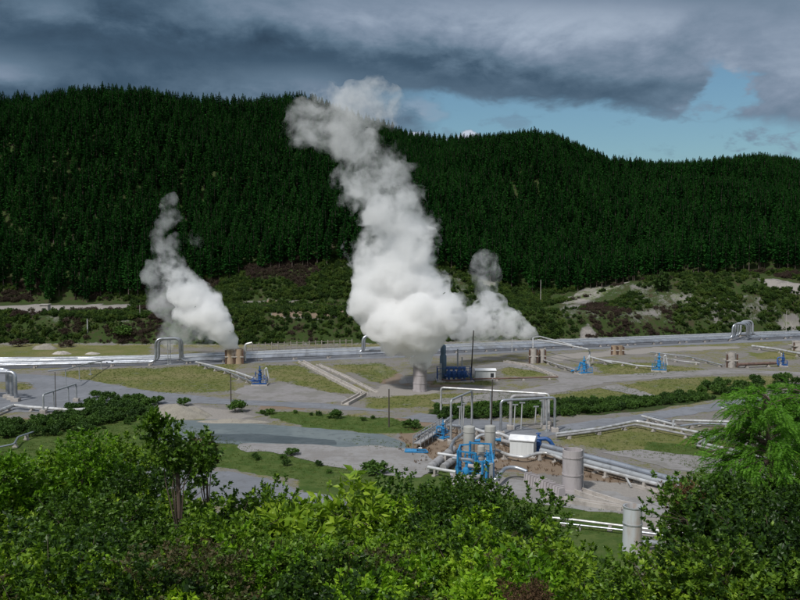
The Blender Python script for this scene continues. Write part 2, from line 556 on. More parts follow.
class MB:
    def __init__(s, org=(0, 0, 0)):
        s.v, s.f, s.o = [], [], Vector(org)

    def box(s, c, size, rz=0.0, top=None):
        """box whose BASE centre is c; top: optional (sx, sy) scale of the upper face"""
        sx, sy, sz = size[0] / 2, size[1] / 2, size[2]
        n = len(s.v)
        cr, sr = math.cos(rz), math.sin(rz)
        for z, k in ((0, (1, 1)), (sz, top or (1, 1))):
            for a, b in ((-1, -1), (1, -1), (1, 1), (-1, 1)):
                x, y = a * sx * k[0], b * sy * k[1]
                s.v.append((c[0] + x * cr - y * sr, c[1] + x * sr + y * cr, c[2] + z))
        for f in ((3, 2, 1, 0), (4, 5, 6, 7), (0, 1, 5, 4), (1, 2, 6, 5), (2, 3, 7, 6), (3, 0, 4, 7)):
            s.f.append(tuple(n + i for i in f))
        return s

    def bar(s, p, q, wd, ht=None):
        p, q = Vector(p), Vector(q)
        ht = ht or wd
        return s.tube([p, q], wd / 2 * 1.3, 4)

    def tube(s, pts, r, n=12, cap=True):
        pts = [Vector(p) for p in pts]
        rs = r if isinstance(r, (list, tuple)) else [r] * len(pts)
        base = len(s.v)
        prev = None
        for i, p in enumerate(pts):
            a = pts[max(i - 1, 0)]
            b = pts[min(i + 1, len(pts) - 1)]
            d = (b - a)
            d = d.normalized() if d.length > 1e-9 else Vector((0, 0, 1))
            if prev is None:
                u = d.orthogonal().normalized()
                if abs(d.z) < 0.9:
                    u = d.cross(Vector((0, 0, 1))).normalized()
            else:
                u = (prev - d * prev.dot(d)).normalized()
            prev = u
            v = d.cross(u)
            off = math.pi / 4 if n == 4 else 0
            for k in range(n):
                t = 2 * math.pi * k / n + off
                s.v.append(tuple(p + (u * math.cos(t) + v * math.sin(t)) * rs[i]))
        for i in range(len(pts) - 1):
            for k in range(n):
                a, b = base + i * n + k, base + i * n + (k + 1) % n
                s.f.append((a, b, b + n, a + n))
        if cap:
            s.f.append(tuple(base + k for k in reversed(range(n))))
            e = base + (len(pts) - 1) * n
            s.f.append(tuple(e + k for k in range(n)))
        return s

    def lathe(s, c, prof, n=20, cap=True):
        """prof: (radius, z) list about the vertical through c"""
        return s._lathe(c, prof, n, cap)

    def _lathe(s, c, prof, n, cap):
        base = len(s.v)
        for r, z in prof:
            for k in range(n):
                t = 2 * math.pi * k / n
                s.v.append((c[0] + r * math.cos(t), c[1] + r * math.sin(t), c[2] + z))
        for i in range(len(prof) - 1):
            for k in range(n):
                a, b = base + i * n + k, base + i * n + (k + 1) % n
                s.f.append((a, b, b + n, a + n))
        if cap:
            s.f.append(tuple(base + k for k in reversed(range(n))))
            e = base + (len(prof) - 1) * n
            s.f.append(tuple(e + k for k in range(n)))
        return s

    def ring(s, c, R, r, axis, n=14):
        ax = Vector(axis).normalized()
        u = ax.orthogonal().normalized()
        v = ax.cross(u)
        c = Vector(c)
        pts = [c + (u * math.cos(t) + v * math.sin(t)) * R for t in [2 * math.pi * k / n for k in range(n + 1)]]
        return s.tube(pts, r, 5, cap=False)

    def build(s, name, m, parent=None, smooth=True, angle=40):
        me = bpy.data.meshes.new(name)
        o = s.o
        me.from_pydata([(x - o.x, y - o.y, z - o.z) for x, y, z in s.v], [], s.f)
        me.materials.append(m)
        if smooth:
            me.polygons.foreach_set('use_smooth', np.ones(len(me.polygons), bool))
            me.set_sharp_from_angle(angle=math.radians(angle))
        me.update()
        ob = link(name, me, parent)
        if parent is None:
            ob.location = o
        return ob


def copy_thing(o, loc, rz=None, scale=None, label=None, group=None):
    c = o.copy()
    C.objects.link(c)
    c.location = loc
    if rz is not None:
        c.rotation_euler = (0, 0, rz)
    if scale is not None:
        c.scale = scale if hasattr(scale, '__len__') else (scale,) * 3
    if label:
        c['label'] = label
    if group:
        c['group'] = group
    for ch in o.children:
        d = ch.copy()
        C.objects.link(d)
        d.parent = c
        for g in ch.children:
            e = g.copy()
            C.objects.link(e)
            e.parent = d
    return c


# ------------------------------------------------------------------ ground and hills
def grow(a, step, k, n):
    r = []
    for _ in range(n):
        a += step
        step *= k
        r.append(a)
    return r


xs = np.arange(-150, 150.1, 0.9)
ex = np.array(grow(150, 1.5, 1.1, 36))
xs = np.concatenate([-(ex[::-1]), xs, ex])
ys1 = np.concatenate([-np.array(grow(0, 3, 1.15, 16))[::-1], np.arange(0, 74, 2.0), np.arange(74, 250, 0.75)])
ys2 = np.concatenate([np.arange(ys1[-1], 312, 1.0), np.array(grow(312, 3, 1.025, 100))])

COVER = {
    'dry': [[(-80, 346), (150, 346), (150, 356), (-80, 358)], [(70, 370), (160, 367), (235, 364), (235, 392), (160, 394), (110, 384), (60, 376)],
            [(262, 365), (300, 364), (362, 395), (330, 393), (290, 384), (268, 378)], [(10, 383), (35, 384), (30, 390), (5, 390)],
            [(365, 397), (420, 395), (520, 392), (540, 398), (440, 408), (370, 408)], [(330, 364), (380, 362), (400, 372), (380, 384)],
            [(490, 385), (430, 385), (440, 372), (490, 378)], [(500, 366), (540, 368), (550, 376), (505, 376)], [(540, 396), (600, 388), (655, 386), (700, 388), (780, 382), (800, 386), (700, 396), (600, 402)],
            [(590, 363), (650, 362), (710, 370), (650, 376), (600, 374)], [(620, 386), (660, 378), (780, 376), (780, 383), (700, 390), (640, 396)], [(740, 352), (800, 350), (800, 360), (760, 358)],
            [(560, 430), (640, 426), (720, 440), (800, 455), (800, 480), (700, 470), (600, 450), (560, 440)], [(340, 440), (360, 436), (420, 446), (380, 452)]],
    'brown': [[(-60, 360), (120, 359), (120, 364), (-60, 366)], [(360, 372), (400, 372), (412, 386), (380, 384)], [(400, 430), (440, 426), (500, 436), (560, 446), (640, 470), (660, 490), (600, 482), (500, 470), (430, 472), (400, 455)],
              [(420, 378), (470, 380), (460, 388), (425, 386)], [(560, 428), (580, 425), (600, 436), (575, 440)], [(20, 418), (60, 414), (80, 420), (40, 426), (0, 426)], [(380, 420), (430, 416), (440, 424), (390, 430)],
              [(260, 404), (310, 405), (310, 410), (255, 409)], [(270, 300), (350, 306), (350, 318), (270, 318)]],
    'pale': [[(548, 299), (572, 296), (590, 288), (612, 281), (630, 277), (634, 281), (612, 289), (598, 296), (576, 302), (548, 303)], [(350, 448), (420, 446), (450, 470), (560, 500), (660, 512), (700, 520), (640, 545), (520, 500), (420, 485), (350, 470)], [(540, 356), (600, 351), (760, 342), (800, 343), (760, 346), (600, 356), (560, 361)],
             [(155, 402), (205, 406), (260, 416), (230, 422), (150, 412)], [(380, 384), (440, 388), (430, 398), (360, 396)], [(580, 480), (660, 486), (650, 508), (590, 500)], [(-40, 306), (130, 304), (130, 313), (-40, 316)],
             [(240, 303), (350, 303), (350, 306), (240, 306)], [(668, 294), (696, 298), (696, 302), (672, 298)], [(755, 276), (800, 284), (800, 295), (770, 290)], [(587, 326), (577, 331), (580, 340), (600, 338)], [(780, 318), (800, 320), (800, 330), (775, 330)],
             [(480, 280), (500, 284), (496, 292), (476, 286)], [(670, 268), (700, 266), (712, 272), (680, 274)]],
    'lush': [[(-60, 418), (30, 420), (90, 404), (150, 402), (160, 416), (260, 450), (320, 462), (380, 474), (380, 500), (300, 482), (240, 470), (190, 468), (170, 600), (-60, 600)],
             [(250, 411), (310, 412), (390, 418), (440, 430), (370, 434), (290, 424)], [(440, 406), (600, 398), (720, 392), (740, 398), (600, 412), (440, 418)], [(560, 506), (640, 514), (640, 540), (560, 530)],
             [(700, 448), (800, 450), (800, 620), (660, 560)], [(640, 442), (700, 446), (690, 458), (640, 452)], [(600, 280), (700, 290), (800, 300), (800, 330), (560, 320), (560, 300)], [(0, 316), (140, 314), (140, 330), (0, 324)], [(395, 275), (470, 270), (560, 288), (540, 300), (400, 300)], [(300, 420), (520, 490), (640, 540), (640, 640), (300, 640)]],
    'scrub': [[(430, 410), (520, 402), (700, 396), (720, 400), (600, 416), (520, 414), (440, 420)]],
}


def build_ground(name, ys):
    GX, GY = np.meshgrid(xs, ys)
    GZ = height(GX, GY)
    ny, nx = GX.shape
    V = np.stack([GX, GY, GZ], -1).reshape(-1, 3)
    i = np.arange(ny - 1)[:, None] * nx + np.arange(nx - 1)[None, :]
    F = np.stack([i, i + 1, i + nx + 1, i + nx], -1).reshape(-1, 4)
    me = mesh_np(name, V, F, M['ground'], True)
    PX, PY = proj(GX, GY, GZ)
    PX = PX + fbm(GX / 5, GY / 5) * 16
    PY = PY + fbm(GX / 5 + 40, GY / 5) * 5
    ms_ = {}
    for k, polys in COVER.items():
        a = np.zeros(GX.shape)
        for p in polys:
            a = np.maximum(a, inpoly(PX, PY, p).astype(float))
        b = np.pad(a, 1, mode='edge')
        a = (b[:-2, 1:-1] + b[2:, 1:-1] + b[1:-1, :-2] + b[1:-1, 2:] + 2 * a) / 6
        ms_[k] = a
    if name == 'hills':
        keep = 1 - np.maximum(ms_['pale'], ms_['brown'])
        ms_['scrub'] = np.maximum(ms_['scrub'], np.clip(GZ / 0.8, 0, 1) * keep * (1 - 0.3 * ms_['lush']))
        ms_['lush'] *= 0.45
        ms_['pale'] *= 0.66
        ms_['pale'] = np.maximum(ms_['pale'], inpoly(PX * 0.3 + 0.7 * proj(GX, GY, GZ)[0], proj(GX, GY, GZ)[1], COVER['pale'][0]) * 1.0)
        ms_['scrub'] *= 0.8
        ms_['dry'] = np.maximum(ms_['dry'], (1 - np.clip(GZ / 1.2, 0, 1)) * 0.55)
        ms_['scrub'] = np.maximum(ms_['scrub'], (GY > 306) * 1.0)
    else:
        ms_['lush'] = np.maximum(ms_['lush'], (GY < 72) * 1.0)
        ms_['dry'] = np.maximum(ms_['dry'], ((GY > 236) & (ms_['pale'] < .5)) * 0.5)
        ms_['dry'] = np.maximum(ms_['dry'], ((np.abs(GX) > 135) * 0.6))
        ms_['dry'] = np.maximum(ms_['dry'], ((ms_['pale'] < .5) & (ms_['brown'] < .5)) * 0.44)
    if name == 'ground':
        ms_['dry'] = np.maximum(ms_['dry'] * 0.72, (ms_['dry'] > 0.2) * 0.42)
        ms_['brown'] *= 0.75
        ms_['pale'] *= 0.8
    for an, ks in (('cover_a', ('dry', 'brown', 'pale')), ('cover_b', ('lush', 'scrub', 'lush'))):
        at = me.color_attributes.new(an, 'FLOAT_COLOR', 'POINT')
        c = np.ones((ny * nx, 4), np.float32)
        for q, k in enumerate(ks):
            c[:, q] = ms_[k].ravel()
        at.data.foreach_set('color', c.ravel())
    tag(link(name, me), kind='structure')
    return PX, PY, GX, GY, GZ, ms_


build_ground('ground', ys1)
build_ground('hills', ys2)


def sheet(name, poly, m, z, edge=0.35, seed=0, hgt=False):
    """flat patch from a pixel polygon, edges subdivided and frayed"""
    rs = np.random.default_rng(seed)
    P = [W(a, b, z) for a, b in poly]
    pts = []
    for i, p in enumerate(P):
        q = P[(i + 1) % len(P)]
        L = (q - p).length
        n = max(1, int(L / 1.6))
        nrm = Vector(((q - p).y, -(q - p).x, 0)).normalized() if L > 0 else Vector((0, 0, 0))
        for k in range(n):
            pts.append(p.lerp(q, k / n) + nrm * float(rs.normal(0, edge)))
    import bmesh
    bm = bmesh.new()
    f = bm.faces.new([bm.verts.new(p) for p in pts])
    bmesh.ops.triangulate(bm, faces=[f])
    bmesh.ops.recalc_face_normals(bm, faces=bm.faces)
    me = bpy.data.meshes.new(name)
    bm.to_mesh(me)
    bm.free()
    if me.polygons[0].normal.z < 0:
        me.flip_normals()
    me.materials.append(m)
    return tag(link(name, me), kind='structure')


sheet('road', [(-60, 374), (25, 374), (60, 376), (110, 384), (150, 391), (240, 400), (320, 403), (372, 409), (400, 412), (372, 411), (250, 405), (190, 403), (160, 404), (110, 404), (70, 412), (20, 412), (-60, 412), (-60, 392), (5, 392), (36, 389), (30, 382), (-60, 381)], M['asphalt'], 0.03, 0.25, 1)
sheet('gravel_yard', [(236, 390), (262, 382), (290, 384), (345, 396), (352, 400), (330, 403), (240, 400)], M['gravel'], 0.02, 0.5, 2)
sheet('road', [(150, 421), (215, 420), (270, 425), (330, 429), (380, 434), (402, 440), (410, 450), (380, 456), (340, 455), (300, 452), (250, 446), (200, 442), (150, 440)], M['seal'], 0.03, 0.3, 3)
sheet('road_patch', [(205, 434), (260, 434), (335, 440), (336, 445), (300, 444), (240, 441), (205, 440)], M['dark_seal'], 0.055, 0.12, 4)
sheet('gravel_yard', [(240, 444), (300, 443), (335, 446), (390, 446), (420, 452), (440, 466), (420, 478), (380, 474), (330, 466), (290, 454), (240, 450)], M['pale_gravel'], 0.045, 0.4, 5)
sheet('road', [(90, 455), (180, 470), (240, 472), (275, 480), (300, 492), (350, 500), (380, 530), (300, 520), (220, 500), (90, 500)], M['asphalt'], 0.03, 0.3, 6)
sheet('gravel_path', [(400, 377), (430, 374), (500, 362), (530, 364), (560, 372), (600, 376), (660, 372), (720, 369), (800, 372), (800, 375), (740, 373), (660, 378), (610, 382), (560, 392), (500, 400), (440, 404), (430, 400), (520, 390), (560, 382), (555, 377), (540, 372), (510, 367), (440, 380), (400, 384)], M['gravel'], 0.03, 0.25, 7)
sheet('gravel_path', [(615, 384), (660, 396), (664, 400), (640, 396), (600, 388)], M['gravel'], 0.045, 0.25, 8)
sheet('road', [(540, 432), (560, 425), (640, 414), (720, 402), (780, 395), (860, 386), (860, 392), (780, 402), (720, 410), (660, 419), (600, 427), (560, 434), (520, 444), (440, 424), (400, 418), (420, 413), (470, 418), (520, 424)], M['asphalt'], 0.03, 0.25, 9)
sheet('gravel_yard', [(640, 450), (700, 456), (760, 460), (840, 470), (840, 480), (740, 478), (680, 470), (600, 452)], M['gravel'], 0.03, 0.4, 10)
sheet('gravel_yard', [(500, 476), (600, 490), (700, 510), (700, 522), (560, 506), (480, 492)], M['pale_gravel'], 0.03, 0.4, 11)
sheet('pipe_corridor', [(-80, 363), (160, 359.5), (420, 347), (620, 340), (860, 331), (860, 338), (640, 347), (430, 356.5), (240, 363.5), (-80, 371)], M['asphalt'], 0.02, 0.3, 12)


# hillside track on the right, draped on the slope
def draped(name, pix, wdt, m):
    V, F = [], []
    for i, (px_, y) in enumerate(pix):
        x = (px_ - 400) / FPX * y
        for s_ in (-1, 1):
            yy = y + s_ * wdt
            V.append((x, yy, max(H(x, yy), H(x, y)) + 0.25))
    for i in range(len(pix) - 1):
        F.append((2 * i, 2 * i + 2, 2 * i + 3, 2 * i + 1))
    return tag(link(name, mesh_np(name, V, F, m, True)), kind='structure')


0 and draped('hillside_track', [(px_, y) for px_, y in zip(np.linspace(556, 630, 24), np.interp(np.linspace(556, 630, 24), [556, 580, 630], [284, 288, 297]))], 1.7, M['gravel'])

# ------------------------------------------------------------------ vegetation generators
rnd = random.Random(11)


def leaf_quads(P, D, L, Wd, rng, fold=0.2):
    """rhombus leaves: P roots (n,3), D directions (n,3), L lengths, Wd half widths"""
    n = len(P)
    r = rng.normal(size=(n, 3))
    S = np.cross(D, r)
    S /= np.linalg.norm(S, axis=1)[:, None] + 1e-9
    N = np.cross(S, D)
    a = P
    m_ = P + D * (L * 0.45)[:, None]
    b = m_ + S * Wd[:, None] + N * (Wd * fold)[:, None]
    c = P + D * L[:, None] - N * (L * 0.12)[:, None]
    d = m_ - S * Wd[:, None] + N * (Wd * fold)[:, None]
    V = np.stack([a, b, c, d], 1).reshape(-1, 3)
    i = np.arange(n)[:, None] * 4
    F = np.concatenate([i + np.array([[0, 1, 2]]), i + np.array([[0, 2, 3]])], 1).reshape(-1, 3)
    return V, F


def unit(a):
    return a / (np.linalg.norm(a, axis=1)[:, None] + 1e-9)


TOP = {}


def make_bush(seed, R, Hh, twigs, per, leaf, wid, leafmat, stemmat, lobes=7, openf=0.0):
    """lumpy shrub of radius R and height Hh: returns (foliage mesh, stem mesh), base at the origin"""
    rng = np.random.default_rng(seed)
    # lobes = main shoots, each a clump
    la = rng.random(lobes) * 2 * np.pi
    lr = R * 0.68 * np.sqrt(rng.random(lobes))
    lh = Hh * (0.40 + 0.50 * rng.random(lobes))
    lc = np.stack([lr * np.cos(la), lr * np.sin(la), lh], 1)
    lR = R * (0.26 + 0.28 * rng.random(lobes))
    k = rng.integers(0, lobes, twigs)
    dirs = unit(rng.normal(size=(twigs, 3)) + np.array([0, 0, 0.35]))
    rad = (0.72 + 0.30 * rng.random(twigs)) * (1 + openf * rng.normal(size=twigs) * 0.12)
    tip = lc[k] + dirs * (lR[k] * rad)[:, None] * np.array([1, 1, 1.15])
    tip[:, 2] = np.clip(tip[:, 2], 0.1 * Hh, None)
    tl = leaf * (1.6 + 1.6 * rng.random(twigs))
    td = unit(dirs + np.array([0, 0, 0.7]) + rng.normal(size=(twigs, 3)) * 0.35)
    t = rng.random((twigs, per)) ** 0.8
    P = tip[:, None, :] - td[:, None, :] * (tl[:, None] * (1 - t))[:, :, None]
    D = td[:, None, :] * (0.35 + 0.5 * t)[:, :, None] + unit(rng.normal(size=(twigs * per, 3))).reshape(twigs, per, 3) * 0.8
    D = unit(D.reshape(-1, 3))
    D[:, 2] += -0.12
    D = unit(D)
    P = P.reshape(-1, 3)
    n = len(P)
    L = leaf * (0.65 + 0.6 * rng.random(n))
    V, F = leaf_quads(P, D, L, L * wid * (0.8 + 0.4 * rng.random(n)), rng)
    fol = mesh_np('foliage', V, F, leafmat)
    TOP[fol.name] = float(np.percentile(V[:, 2], 99.3))
    b = MB()
    for i in range(lobes):
        c = lc[i]
        mid = Vector((c[0] * 0.35 + rng.normal() * 0.06, c[1] * 0.35 + rng.normal() * 0.06, c[2] * 0.45))
        r0 = 0.006 * Hh
        b.tube([Vector((c[0] * 0.08, c[1] * 0.08, -0.3)), mid, Vector(c)], [r0 * 1.4, r0, r0 * 0.6], 5)
        for j in np.where(k == i)[0][:: max(1, twigs // (lobes * 7))]:
            b.tube([Vector(c), Vector(tip[j] - td[j] * tl[j] * 0.8), Vector(tip[j])], [r0 * 0.25, r0 * 0.2, r0 * 0.1], 4, cap=False)
    me = bpy.data.meshes.new('stem')
    me.from_pydata(b.v, [], b.f)
    me.materials.append(stemmat)
    return fol, me


def plant(name, meshes, loc, label, cat, rz=0.0, sc=1.0, group=None, trunk='stem'):
    t_ = thing(name, label, cat, loc, group)
    t_.rotation_euler = (0, 0, rz)
    t_.scale = (sc,) * 3 if not hasattr(sc, '__len__') else sc
    link('foliage', meshes[0], t_)
    link(trunk, meshes[1], t_)
    return t_


def make_pine(seed):
    rng = np.random.default_rng(seed)
    Ht = 18.0
    V, F = [], []
    P, D, L, Wd = [], [], [], []
    z = Ht * (0.16 + 0.1 * rng.random())
    z0 = z
    while z < Ht - 0.3:
        u = (z - z0) / (Ht - z0)
        rr = 2.9 * (1 - u) ** 0.7 * (0.75 + 0.4 * rng.random()) + 0.12
        if u < 0.12:
            rr *= 0.7
        nb = int(7 + 5 * (1 - u))
        ph = rng.random() * 6.28
        for k in range(nb):
            a = ph + 6.283 * k / nb + rng.normal() * 0.25
            r1 = rr * (0.7 + 0.5 * rng.random())
            up = -0.15 + 0.6 * u + rng.normal() * 0.15
            d = np.array([math.cos(a), math.sin(a), up])
            d /= np.linalg.norm(d)
            for q in range(3):
                f0 = (0.12, 0.4, 0.62)[q]
                s = d + rng.normal(size=3) * 0.32
                s /= np.linalg.norm(s)
                P.append(np.array([0, 0, z + rng.normal() * 0.15]) + d * r1 * f0)
                D.append(s)
                L.append(r1 * (0.62, 0.55, 0.42)[q])
                Wd.append(r1 * (0.13, 0.17, 0.12)[q] + 0.07)
        z += 0.52 + 0.28 * (1 - u)
    # leader
    for q in range(5):
        P.append(np.array([0, 0, Ht - 0.9 + 0.15 * q]))
        D.append(unit(np.array([[rng.normal() * 0.25, rng.normal() * 0.25, 1.0]]))[0])
        L.append(0.9)
        Wd.append(0.12)
    V, F = leaf_quads(np.array(P), np.array(D), np.array(L), np.array(Wd), rng, 0.5)
    crown = mesh_np('crown', V, F, M['pine'])
    b = MB().tube([(0, 0, -0.8), (0, 0, Ht * 0.5), (0, 0, Ht * 0.97)], [0.2, 0.13, 0.03], 6)
    me = bpy.data.meshes.new('trunk')
    me.from_pydata(b.v, [], b.f)
    me.materials.append(M['pine_bark'])
    return crown, me


pines = [make_pine(100 + i) for i in range(6)]

# ------------------------------------------------------------------ the plantation
SP = 3.5
gx, gy = np.meshgrid(np.arange(-420, 480, SP), np.arange(298, 690, SP))
gx = (gx + RNG.uniform(-0.38, 0.38, gx.shape) * SP).ravel()
gy = (gy + RNG.uniform(-0.38, 0.38, gy.shape) * SP).ravel()
ppx = 400 + FPX * gx / gy
edge_y = 300 + fbm(gx / 14, gy * 0 + 3.3) * 12 + np.interp(ppx, [0, 400, 640, 700, 800], [0, 0, 4, 4, 8])
yr_ = np.interp(ppx, RIDGE[:, 0], RIDGE[:, 1])
keep = (ppx > -130) & (ppx < 930) & (gy > edge_y) & (gy < yr_ + 14)
# small clearings on the right hill
clear = (np.hypot((ppx - 705) / 13, (gy - 430) / 14) < 1) | (np.hypot((ppx - 745) / 9, (gy - 470) / 10) < 1)
keep &= ~clear
gx, gy = gx[keep], gy[keep]
gz = height(gx, gy)
ord_ = np.argsort(gy + np.where(np.abs(400 + FPX * gx / gy - 400) > 410, 500, 0))
gx, gy, gz = gx[ord_], gy[ord_], gz[ord_]
hs = (0.50 + 0.24 * RNG.random(len(gx))) * (1 + fbm(gx / 30, gy / 30) * 0.35)
rotz = RNG.random(len(gx)) * 6.283
wsc = 1.05 + 0.4 * RNG.random(len(gx))
var = RNG.integers(0, 6, len(gx))
NI = 300
protos = {}
for i in range(NI):
    k = int(var[i])
    s_ = (float(wsc[i] * hs[i]), float(wsc[i] * hs[i]), float(hs[i]))
    loc = (float(gx[i]), float(gy[i]), float(gz[i]))
    if k not in protos:
        t_ = thing('pine_tree', 'tall narrow dark green pine tree at the front edge of the hillside plantation', 'pine tree', loc, 'pine trees along the front edge of the plantation')
        t_.rotation_euler = (0, 0, float(rotz[i]))
        t_.scale = s_
        link('crown', pines[k][0], t_)
        link('trunk', pines[k][1], t_)
        protos[k] = t_
    else:
        copy_thing(protos[k], loc, float(rotz[i]), s_)


def scatter(name, pts, rot, scl, idx, sources, label, cat):
    """ONE object: source meshes instanced on a point mesh by geometry nodes"""
    me = bpy.data.meshes.new(name)
    me.vertices.add(len(pts))
    me.vertices.foreach_set('co', np.asarray(pts, np.float32).ravel())
    for an, ty, data in (('rz', 'FLOAT', rot), ('idx', 'INT', idx)):
        a = me.attributes.new(an, ty, 'POINT')
        a.data.foreach_set('value', np.asarray(data, np.float32 if ty == 'FLOAT' else np.int32))
    a = me.attributes.new('scl', 'FLOAT_VECTOR', 'POINT')
    a.data.foreach_set('vector', np.asarray(scl, np.float32).ravel())
    o = link(name, me)
    ng = bpy.data.node_groups.new(name + '_scatter', 'GeometryNodeTree')
    ng.interface.new_socket('Geometry', in_out='INPUT', socket_type='NodeSocketGeometry')
    ng.interface.new_socket('Geometry', in_out='OUTPUT', socket_type='NodeSocketGeometry')
    N, L = ng.nodes, ng.links
    gi, go = N.new('NodeGroupInput'), N.new('NodeGroupOutput')
    join = N.new('GeometryNodeJoinGeometry')

    def attr(nm, ty):
        n = N.new('GeometryNodeInputNamedAttribute')
        n.data_type = ty
        n.inputs[0].default_value = nm
        return [s for s in n.outputs if s.enabled][0]
    rzv, ix, sv = attr('rz', 'FLOAT'), attr('idx', 'INT'), attr('scl', 'FLOAT_VECTOR')
    cb = N.new('ShaderNodeCombineXYZ')
    L.new(rzv, cb.inputs[2])
    for k, src in enumerate(sources):
        cmp_ = N.new('FunctionNodeCompare')
        cmp_.data_type = 'INT'
        cmp_.operation = 'EQUAL'
        ins = [s for s in cmp_.inputs if s.enabled]
        L.new(ix, ins[0])
        ins[1].default_value = k
        for so in src:
            oi = N.new('GeometryNodeObjectInfo')
            oi.transform_space = 'ORIGINAL'
            oi.inputs['Object'].default_value = so
            oi.inputs['As Instance'].default_value = True
            ip = N.new('GeometryNodeInstanceOnPoints')
            L.new(gi.outputs[0], ip.inputs['Points'])
            L.new(cmp_.outputs[0], ip.inputs['Selection'])
            L.new(oi.outputs['Geometry'], ip.inputs['Instance'])
            L.new(cb.outputs[0], ip.inputs['Rotation'])
            L.new(sv, ip.inputs['Scale'])
            L.new(ip.outputs[0], join.inputs[0])
    L.new(join.outputs[0], go.inputs[0])
    md = o.modifiers.new('scatter', 'NODES')
    md.node_group = ng
    return tag(o, label, cat, kind='stuff')


scatter('pine_forest', np.stack([gx, gy, gz], 1)[NI:], rotz[NI:], np.stack([wsc * hs, wsc * hs, hs], 1)[NI:], var[NI:],
        [list(protos[k].children) for k in sorted(protos)] if len(protos) == 6 else [list(p.children) for p in protos.values()],
        'dense dark pine plantation covering the hills behind the valley', 'forest')

# ------------------------------------------------------------------ scrub, hedges and grass in the valley
b_scrub = [make_bush(200 + i, 1.6, 1.9, 110, 7, 0.36, 0.33, M['scrub'], M['bark'], 6) for i in range(3)]
b_brown = [make_bush(210 + i, 1.5, 1.5, 90, 7, 0.32, 0.22, M['scrub_brown'], M['bark'], 6) for i in range(2)]
b_hedge = [make_bush(220 + i, 1.4, 1.9, 150, 9, 0.26, 0.35, M['hedge'], M['bark'], 7) for i in range(2)]


def shrub_at(px_, py_, sc, meshes, label, y=None, rz=None, name='shrub'):
    p = W(px_, py_) if y is None else Vector(((px_ - 400) / FPX * y, y, 0))
    p.z = H(p.x, p.y) - 0.05
    if not hasattr(sc, '__len__'):
        sc = (sc * rnd.uniform(0.95, 1.5), sc * rnd.uniform(0.9, 1.2), sc * rnd.uniform(0.6, 1.0))
    return plant(name, meshes, p, label, 'shrub', rz if rz is not None else rnd.random() * 6, sc)


S_scr = [shrub_at(660, 0, (2.6, 2.6, 3.0), b_scrub[0], 'large round dark green shrub at the foot of the pines above the hillside track', 293),
         shrub_at(715, 0, 1.7, b_scrub[1], 'dark shrub on the grassy bank right of the largest hillside shrub', 291),
         shrub_at(748, 0, 1.7, b_scrub[2], 'round dark shrub beside the pale rock scar on the right hillside', 291)]
S_brn = [shrub_at(20, 0, 1.6, b_brown[0], 'brown twiggy shrub on the bank at the far left behind the pipelines', 250),
         shrub_at(66, 0, 1.7, b_brown[1], 'brown twiggy shrub on the left bank below the white marker post', 248)]
S_hed = [shrub_at(236, 412, 1.15, b_hedge[0], 'bright green round bush beside the road below the short wooden pole'),
         shrub_at(412, 428, 1.2, b_hedge[1], 'green bush on the road verge just right of the pole by the blue frame')]
for px_, y_, sc_, lb in ((122, 262, 2.3, 'dense dark green bush on the left bank beside the thin steam'), (95, 0, 0, ''),):
    if lb:
        shrub_at(px_, 0, sc_, b_hedge[0], lb, 254)
for px_, py_, sc_, lb in ((97, 398, 0.9, 'small dark bush standing on the crest of the green bank, left of two'), (113, 398, 0.75, 'small bush on the crest of the green bank beside a similar bush'),
                          (157, 404, 1.0, 'dark green bush at the road edge left of the pale gravel mound'), (183, 406, 1.1, 'low dark bush behind the pale gravel mound'),
                          (291, 455, 0.75, 'small dark bush on the grass strip between the two sealed yards'), (335, 418, 0.9, 'low scrubby bush on the green verge left of the tall pole'), (270, 414, 0.7, 'small bush on the green verge below the concrete channel'),
                          (375, 474, 1.3, 'spindly green bush at the right end of the lower grass strip')):
    shrub_at(px_, py_, sc_, b_hedge[rnd.randint(0, 1)], lb)


def region_pts(polys, n, rng, ymin, ymax, xlim=150):
    """random ground points whose image falls inside pixel polygons"""
    x = rng.uniform(-xlim, xlim, n * 14)
    y = rng.uniform(ymin, ymax, n * 14)
    z = height(x, y)
    a, b = proj(x, y, z)
    m_ = np.zeros(x.shape, bool)
    for p in polys:
        m_ |= inpoly(a, b, p)
    x, y, z = x[m_][:n], y[m_][:n], z[m_][:n]
    return np.stack([x, y, z], 1)


rs = np.random.default_rng(5)
# bank scrub
x = rs.uniform(-190, 210, 95000)
y = rs.uniform(240, 308, 95000)
z = height(x, y)
a, b_ = proj(x, y, z)
den = fbm(x / 9, y / 9) * 2.6 + 0.6
m_ = (z > 0.5) & (rs.random(len(x)) < den) & (a > -90) & (a < 890)
for p in COVER['pale'][-9:] + COVER['pale'][:1]:
    m_ &= ~inpoly(a, b_ + 3, p)
m_ &= ~((np.abs(y - np.interp(a, [540, 575, 632], [281, 288, 298])) < 4.5) & (a > 535) & (a < 637))
m_ &= ~((y > 270) & (y < 282) & (rs.random(len(x)) < 0.55))
x, y, z, a = x[m_], y[m_], z[m_], a[m_]
n = len(x)
br = (fbm(x / 16 + 5, y / 12) + np.where(a < 110, 0.10, -0.05) > 0.02)
idx = np.where(br, rs.integers(3, 5, n), rs.integers(0, 3, n))
s = 0.18 + 0.62 * rs.random(n) ** 2.8
scatter('scrub', np.stack([x, y, z - 0.1], 1), rs.random(n) * 6.28, np.stack([s * 1.2, s * 1.2, s], 1), idx,
        [list(o.children) for o in S_scr + S_brn], 'mixed green and brown scrub covering the bank below the pines', 'scrub')
